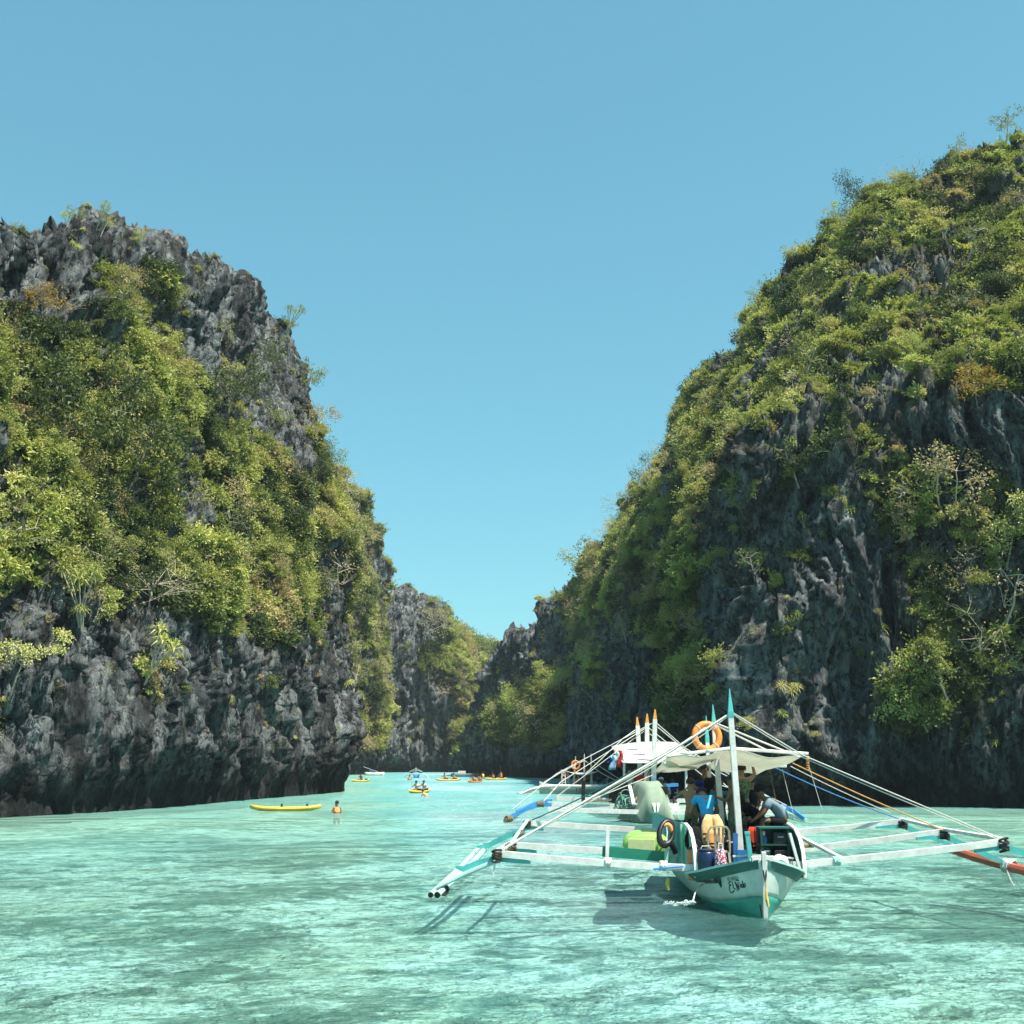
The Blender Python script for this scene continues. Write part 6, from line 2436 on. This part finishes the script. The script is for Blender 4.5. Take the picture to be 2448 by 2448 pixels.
for pts in ([(1397, 1818, 101), (1342, 1846, 100), (1288, 1880, 100)], [(1376, 1826, 101), (1300, 1870, 100.5)], [(1397, 1818, 101), (1440, 1850, 100), (1500, 1880, 100)], [(1413, 1818, 101), (1470, 1856, 100), (1520, 1885, 101)]):
    mb = MB()
    mb.tube([A(*q) for q in pts], .035, 5)
    part(B3, 'rigging_line', mb, M['rope_white'])
r2 = copy_tree(r_)
r2.location = A(1376, 1829, 100.6)
r2.scale = (1.15, 1.15, 1.15)
r2['label'] = 'orange life ring on the smallest of the outrigger boats'
person('person in pink bending beside the white ladder of the third boat', feet(1360, 1890, 100.4, .5), R(100), 'bend', 'skin_fair', 'pink_cloth', 'lightblue_cloth', scale=1.05, near=False)
person('shirtless person sitting low under the third boat canopy', feet(1384, 1884, 100.0, .62), R(170), 'sit', 'skin_tan', None, 'navy_cloth', scale=1.05, near=False)
person('shirtless brown-backed person standing under the third boat canopy', feet(1404, 1890, 101.6, .3), R(10), 'stand', 'skin_tan', None, 'black_cloth', scale=.98, near=False)
person('person in navy standing at the right of the third boat canopy', feet(1431, 1890, 101.2, .3), R(60), 'stand', 'skin_dark', 'navy_cloth', 'navy_cloth', scale=1.0, near=False)
person('person in teal leaning out at the right end of the third boat', feet(1442, 1882, 100.4, .62), R(240), 'lean', 'skin_fair', 'teal_cloth', 'teal_cloth', scale=1.1, near=False)

# ------------------------------------------------------------------ kayaks and swimmers
def kayak_hull(L, W, H):
    mb = MB()
    secs = []
    for u in np.linspace(-1, 1, 15):
        w = W / 2 * max(.04, (1 - abs(u) ** 2.4))
        lift = .10 * abs(u) ** 3 * H / .3
        sec = []
        for a in np.linspace(PI, 2 * PI, 7):
            sec.append((w * math.cos(a), u * L / 2, lift + H * .45 * math.sin(a) * (1 - .5 * abs(u) ** 3)))
        for x, z in ((.98, .10), (.8, .16), (.45, .05 if abs(u) < .7 else .17), (-.45, .05 if abs(u) < .7 else .17), (-.8, .16), (-.98, .10)):
            sec.append((w * x, u * L / 2, lift + H * z * 1.9))
        secs.append(sec)
    n = len(secs[0])
    vs = [q for s in secs for q in s]
    fs = [(i * n + k, i * n + (k + 1) % n, (i + 1) * n + (k + 1) % n, (i + 1) * n + k) for i in range(len(secs) - 1) for k in range(n)]
    fs += [tuple(range(n))[::-1], tuple((len(secs) - 1) * n + k for k in range(n))]
    mb.add(vs, fs)
    return mb


KM = kayak_hull(3.9, .82, .38).mesh('kayak_hull', M['yellow_hull'], True)
KM2 = kayak_hull(3.4, .82, .36).mesh('kayak_hull', M['orange_hull'], True)
mb = MB()
mb.box((0, 0, .10), (.44, .06, .26))
KS = mb.mesh('seat', M['black_plastic'])


def kayak(label, loc, yaw, me=None, group='yellow tandem kayaks', seats=True):
    k = thing('kayak', label, 'kayak', loc, (0, 0, yaw), group)
    o = bpy.data.objects.new('hull', me or KM)
    link(o, k)
    if seats:
        for y in (-.95, .45):
            o = bpy.data.objects.new('seat', KS)
            link(o, k)
            o.location = (0, y - .25, .05)
    return k


def W(px, py, z=0.0):
    return Vector(on_water(px, py, z))


kayak('empty yellow kayak drifting below the overhang of the green cliff', W(682, 1934, .10), R(93))
sw = person('swimmer in a pink orange life vest standing waist deep by the yellow kayak', W(805, 1944) + Vector((0, 0, -1.10)), R(-150), 'stand', 'skin_tan', None, 'navy_cloth', vest='vest_orange', near=False, long_hair=True)


def paddler(px, py, yaw, label, two=True, vests=('vest_orange', 'vest_orange'), me=None, shirts=(None, None), klabel=None, skin='skin_tan'):
    p = W(px, py, .08)
    kayak(klabel, p, yaw, me)
    f = Vector((-math.sin(yaw), math.cos(yaw), 0))
    for i, s in enumerate((-.95, .45) if two else (-.2,)):
        q = p + f * s + Vector((0, 0, .04))
        person(label[i], q, yaw, 'paddle', skin, shirts[i], 'navy_cloth', vest=vests[i], near=False, group='paddlers')


paddler(1003, 1893, R(157), ('person in white sitting in the rear of the midwater kayak', 'person in white sitting in front in the midwater kayak'), vests=(None, None), shirts=('white_cloth', 'white_cloth'), klabel='yellow kayak carrying two people in white in open water')
sw = person('swimmer in an orange vest holding on to the kayak of the two in white', W(1022, 1903) + Vector((0, 0, -.30)), R(60), 'lean', 'skin_fair', None, 'black_cloth', vest='vest_orange', near=False)
paddler(1072, 1865, R(125), ('orange vested paddler in the rear of the kayak before the far wall', 'orange vested paddler in front in the kayak before the far wall'), klabel='yellow kayak crossing alone before the far rock wall')
paddler(1136, 1869, R(150), ('orange vested paddler rear in the nearest kayak of the far cluster', 'orange vested paddler front in the nearest kayak of the far cluster'), vests=('vest_orange', 'vest_orange'), me=KM2, klabel='orange kayak nearest in the cluster below the spires')
paddler(1154, 1861, R(25), ('yellow shirted paddler behind the orange kayak',), two=False, vests=('vest_tan',), klabel='yellow kayak just behind the orange kayak')
paddler(1186, 1863, R(130), ('orange vested paddler sitting rear beside the dark cliff foot', 'orange vested paddler sitting front beside the dark cliff foot'), klabel='yellow kayak rightmost of the cluster, close to the dark cliff')
paddler(862, 1867, R(150), ('dark dressed paddler close under the near cliff end',), two=False, vests=(None,), shirts=('teal_cloth',), klabel='yellow kayak end-on close under the near cliff end')
person('swimmer whose orange vest shows beside the far light blue boat', W(979, 1865) + Vector((0, 0, -1.05)), R(180), 'stand', 'skin_tan', None, 'black_cloth', vest='vest_orange', near=False)
person('person standing waist deep behind the rightmost yellow kayak', W(1197, 1862) + Vector((0, 0, -.55)), R(160), 'stand', 'skin_tan', None, 'black_cloth', vest='vest_orange', near=False)

# ------------------------------------------------------------------ far boats
B4 = thing('outrigger_boat', 'light blue outrigger boat with spread arms far off before the rock wall', 'boat', tuple(W(994, 1860)), group='outrigger tour boats')


def loc(th, name, mb, mat, smooth=False):
    return mb.build(name, mat, th, smooth)


mb = MB()
mb.grid([[(x * w, y, z) for x, z in ((-1, .5), (-.7, .05), (0, -.15), (.7, .05), (1, .5))] for y, w in ((-1.6, .04), (-1.0, .25), (0, .38), (3.2, .32))])
o = loc(B4, 'hull', mb, M['blue_bright'], True)
solidify(o, .04)
mb = MB()
mb.tube([(0, 0, .3), (0, 0, 1.55)], .05, 6)
loc(B4, 'mast', mb, M['white_wood'])
for s in (-1, 1):
    for y in (-.5, 1.0):
        mb = MB()
        mb.tube([(0, y, .55), (s * .9, y, .6), (s * 1.5, y, .45), (s * 1.85, y, .08)], .075, 6)
        loc(B4, 'outrigger_arm', mb, M['teal_pale'])
    mb = MB()
    mb.tube([(s * 1.85, -1.6, .05), (s * 1.85, 2.6, .05)], .07, 6)
    loc(B4, 'float_pole', mb, M['teal_pale'])
    mb = MB()
    mb.tube([(0, 0, 1.4), (s * 1.0, 0, .95)], .035, 5)
    loc(B4, 'rigging_line', mb, M['rope_white'])
    mb = MB()
    mb.box((s * .75, .5, .82), (.5, .8, .26))
    loc(B4, 'blue_cover', mb, M['blue_bright'])
mb = MB()
mb.grid([[(-.7, 0, 1.0), (0, 0, 1.15), (.7, 0, 1.0)], [(-.7, 2.6, .95), (0, 2.6, 1.1), (.7, 2.6, .95)]])
solidify(loc(B4, 'canopy', mb, M['canvas_white']), .04)

B5 = thing('outrigger_boat', 'white boat with a long slanting pole half hidden by the near cliff', 'boat', tuple(W(895, 1854)), group='outrigger tour boats')
mb = MB()
mb.grid([[(x, -w, .5 + .06 * abs(x)), (x, -w * .6, 0), (x, 0, -.2), (x, w * .6, 0), (x, w, .5 + .06 * abs(x))] for x, w in ((-1.7, .04), (-1.1, .3), (0, .4), (1.1, .3), (1.7, .04))])
solidify(loc(B5, 'hull', mb, M['white_wood'], True), .05)
mb = MB()
mb.tube([(-2.0, .3, 1.5), (.5, 0, .65), (1.9, -.4, -.02)], .05, 6)
loc(B5, 'long_pole', mb, M['grey_metal'])
mb = MB()
mb.box((-.5, 0, .72), (.8, .5, .4))
loc(B5, 'cabin', mb, M['teal_cloth'])
B6 = thing('rowing_boat', 'tiny pale boat lying before the far end of the rock wall', 'boat', W(1110, 1857))
mb = MB()
mb.grid([[(x, -w, .55), (x, -w * .6, .0), (x, 0, -.2), (x, w * .6, 0), (x, w, .55)] for x, w in ((-2.2, .05), (-1.2, .45), (1.2, .5), (2.2, .1))])
o = mb.build('hull', M['grey_cloth'], B6, True)
solidify(o, .05)
mb = MB()
mb.box((-.4, 0, .7), (1.2, .5, .5))
mb.build('cabin', M['white_wood'], B6)

# ------------------------------------------------------------------ exhaust smoke drifting behind the near boat
def smoke_mat():
    t = NT('exhaust_smoke')
    p = t.coords((1, 1, 1), 'Object')
    ln = t.node('ShaderNodeVectorMath', operation='LENGTH')
    t.to(p, ln.inputs[0])
    fall = t.ramp(ln.outputs['Value'], [(0.25, 1.0), (0.98, 0.0)], 'EASE')
    n = t.noise(p, 1.6, 4, 0.6)
    d = t.math('MULTIPLY', t.math('MULTIPLY', fall, t.ramp(n, [(0.38, 0.0), (0.62, 1.0)])), 0.45)
    v = t.node('ShaderNodeVolumePrincipled')
    v.inputs['Color'].default_value = (0.9, 0.95, 0.97, 1)
    v.inputs['Anisotropy'].default_value = 0.2
    t.to(d, v.inputs['Density'])
    t.to(v.outputs[0], t.out.inputs['Volume'])
    return t.mat


SM = smoke_mat()
for (px, py, Y, r) in ((1648, 1845, 50, (.85, .8, .6)), (1830, 1895, 46, (2.6, 1.4, .95))):
    mb = MB()
    mb.ball((0, 0, 0), 1.0, 16, 10)
    o = mb.build('smoke', SM, smooth=True)
    o.location = A(px, py, Y)
    o.scale = r
    tag(o, 'thin pale exhaust smoke drifting over the water behind the near boat', kind='stuff')

# ------------------------------------------------------------------ the air
HAZE = 0.00016
t = NT('haze_air')
v = t.node('ShaderNodeVolumePrincipled')
v.inputs['Color'].default_value = (0.80, 0.93, 1.0, 1)
v.inputs['Density'].default_value = HAZE
v.inputs['Anisotropy'].default_value = 0.0
t.to(v.outputs[0], t.out.inputs['Volume'])
mb = MB()
mb.box((0, 1800, 33), (6400, 4700, 78))
o = mb.build('haze', t.mat)
tag(o, 'faint humid haze over the lagoon', kind='stuff')
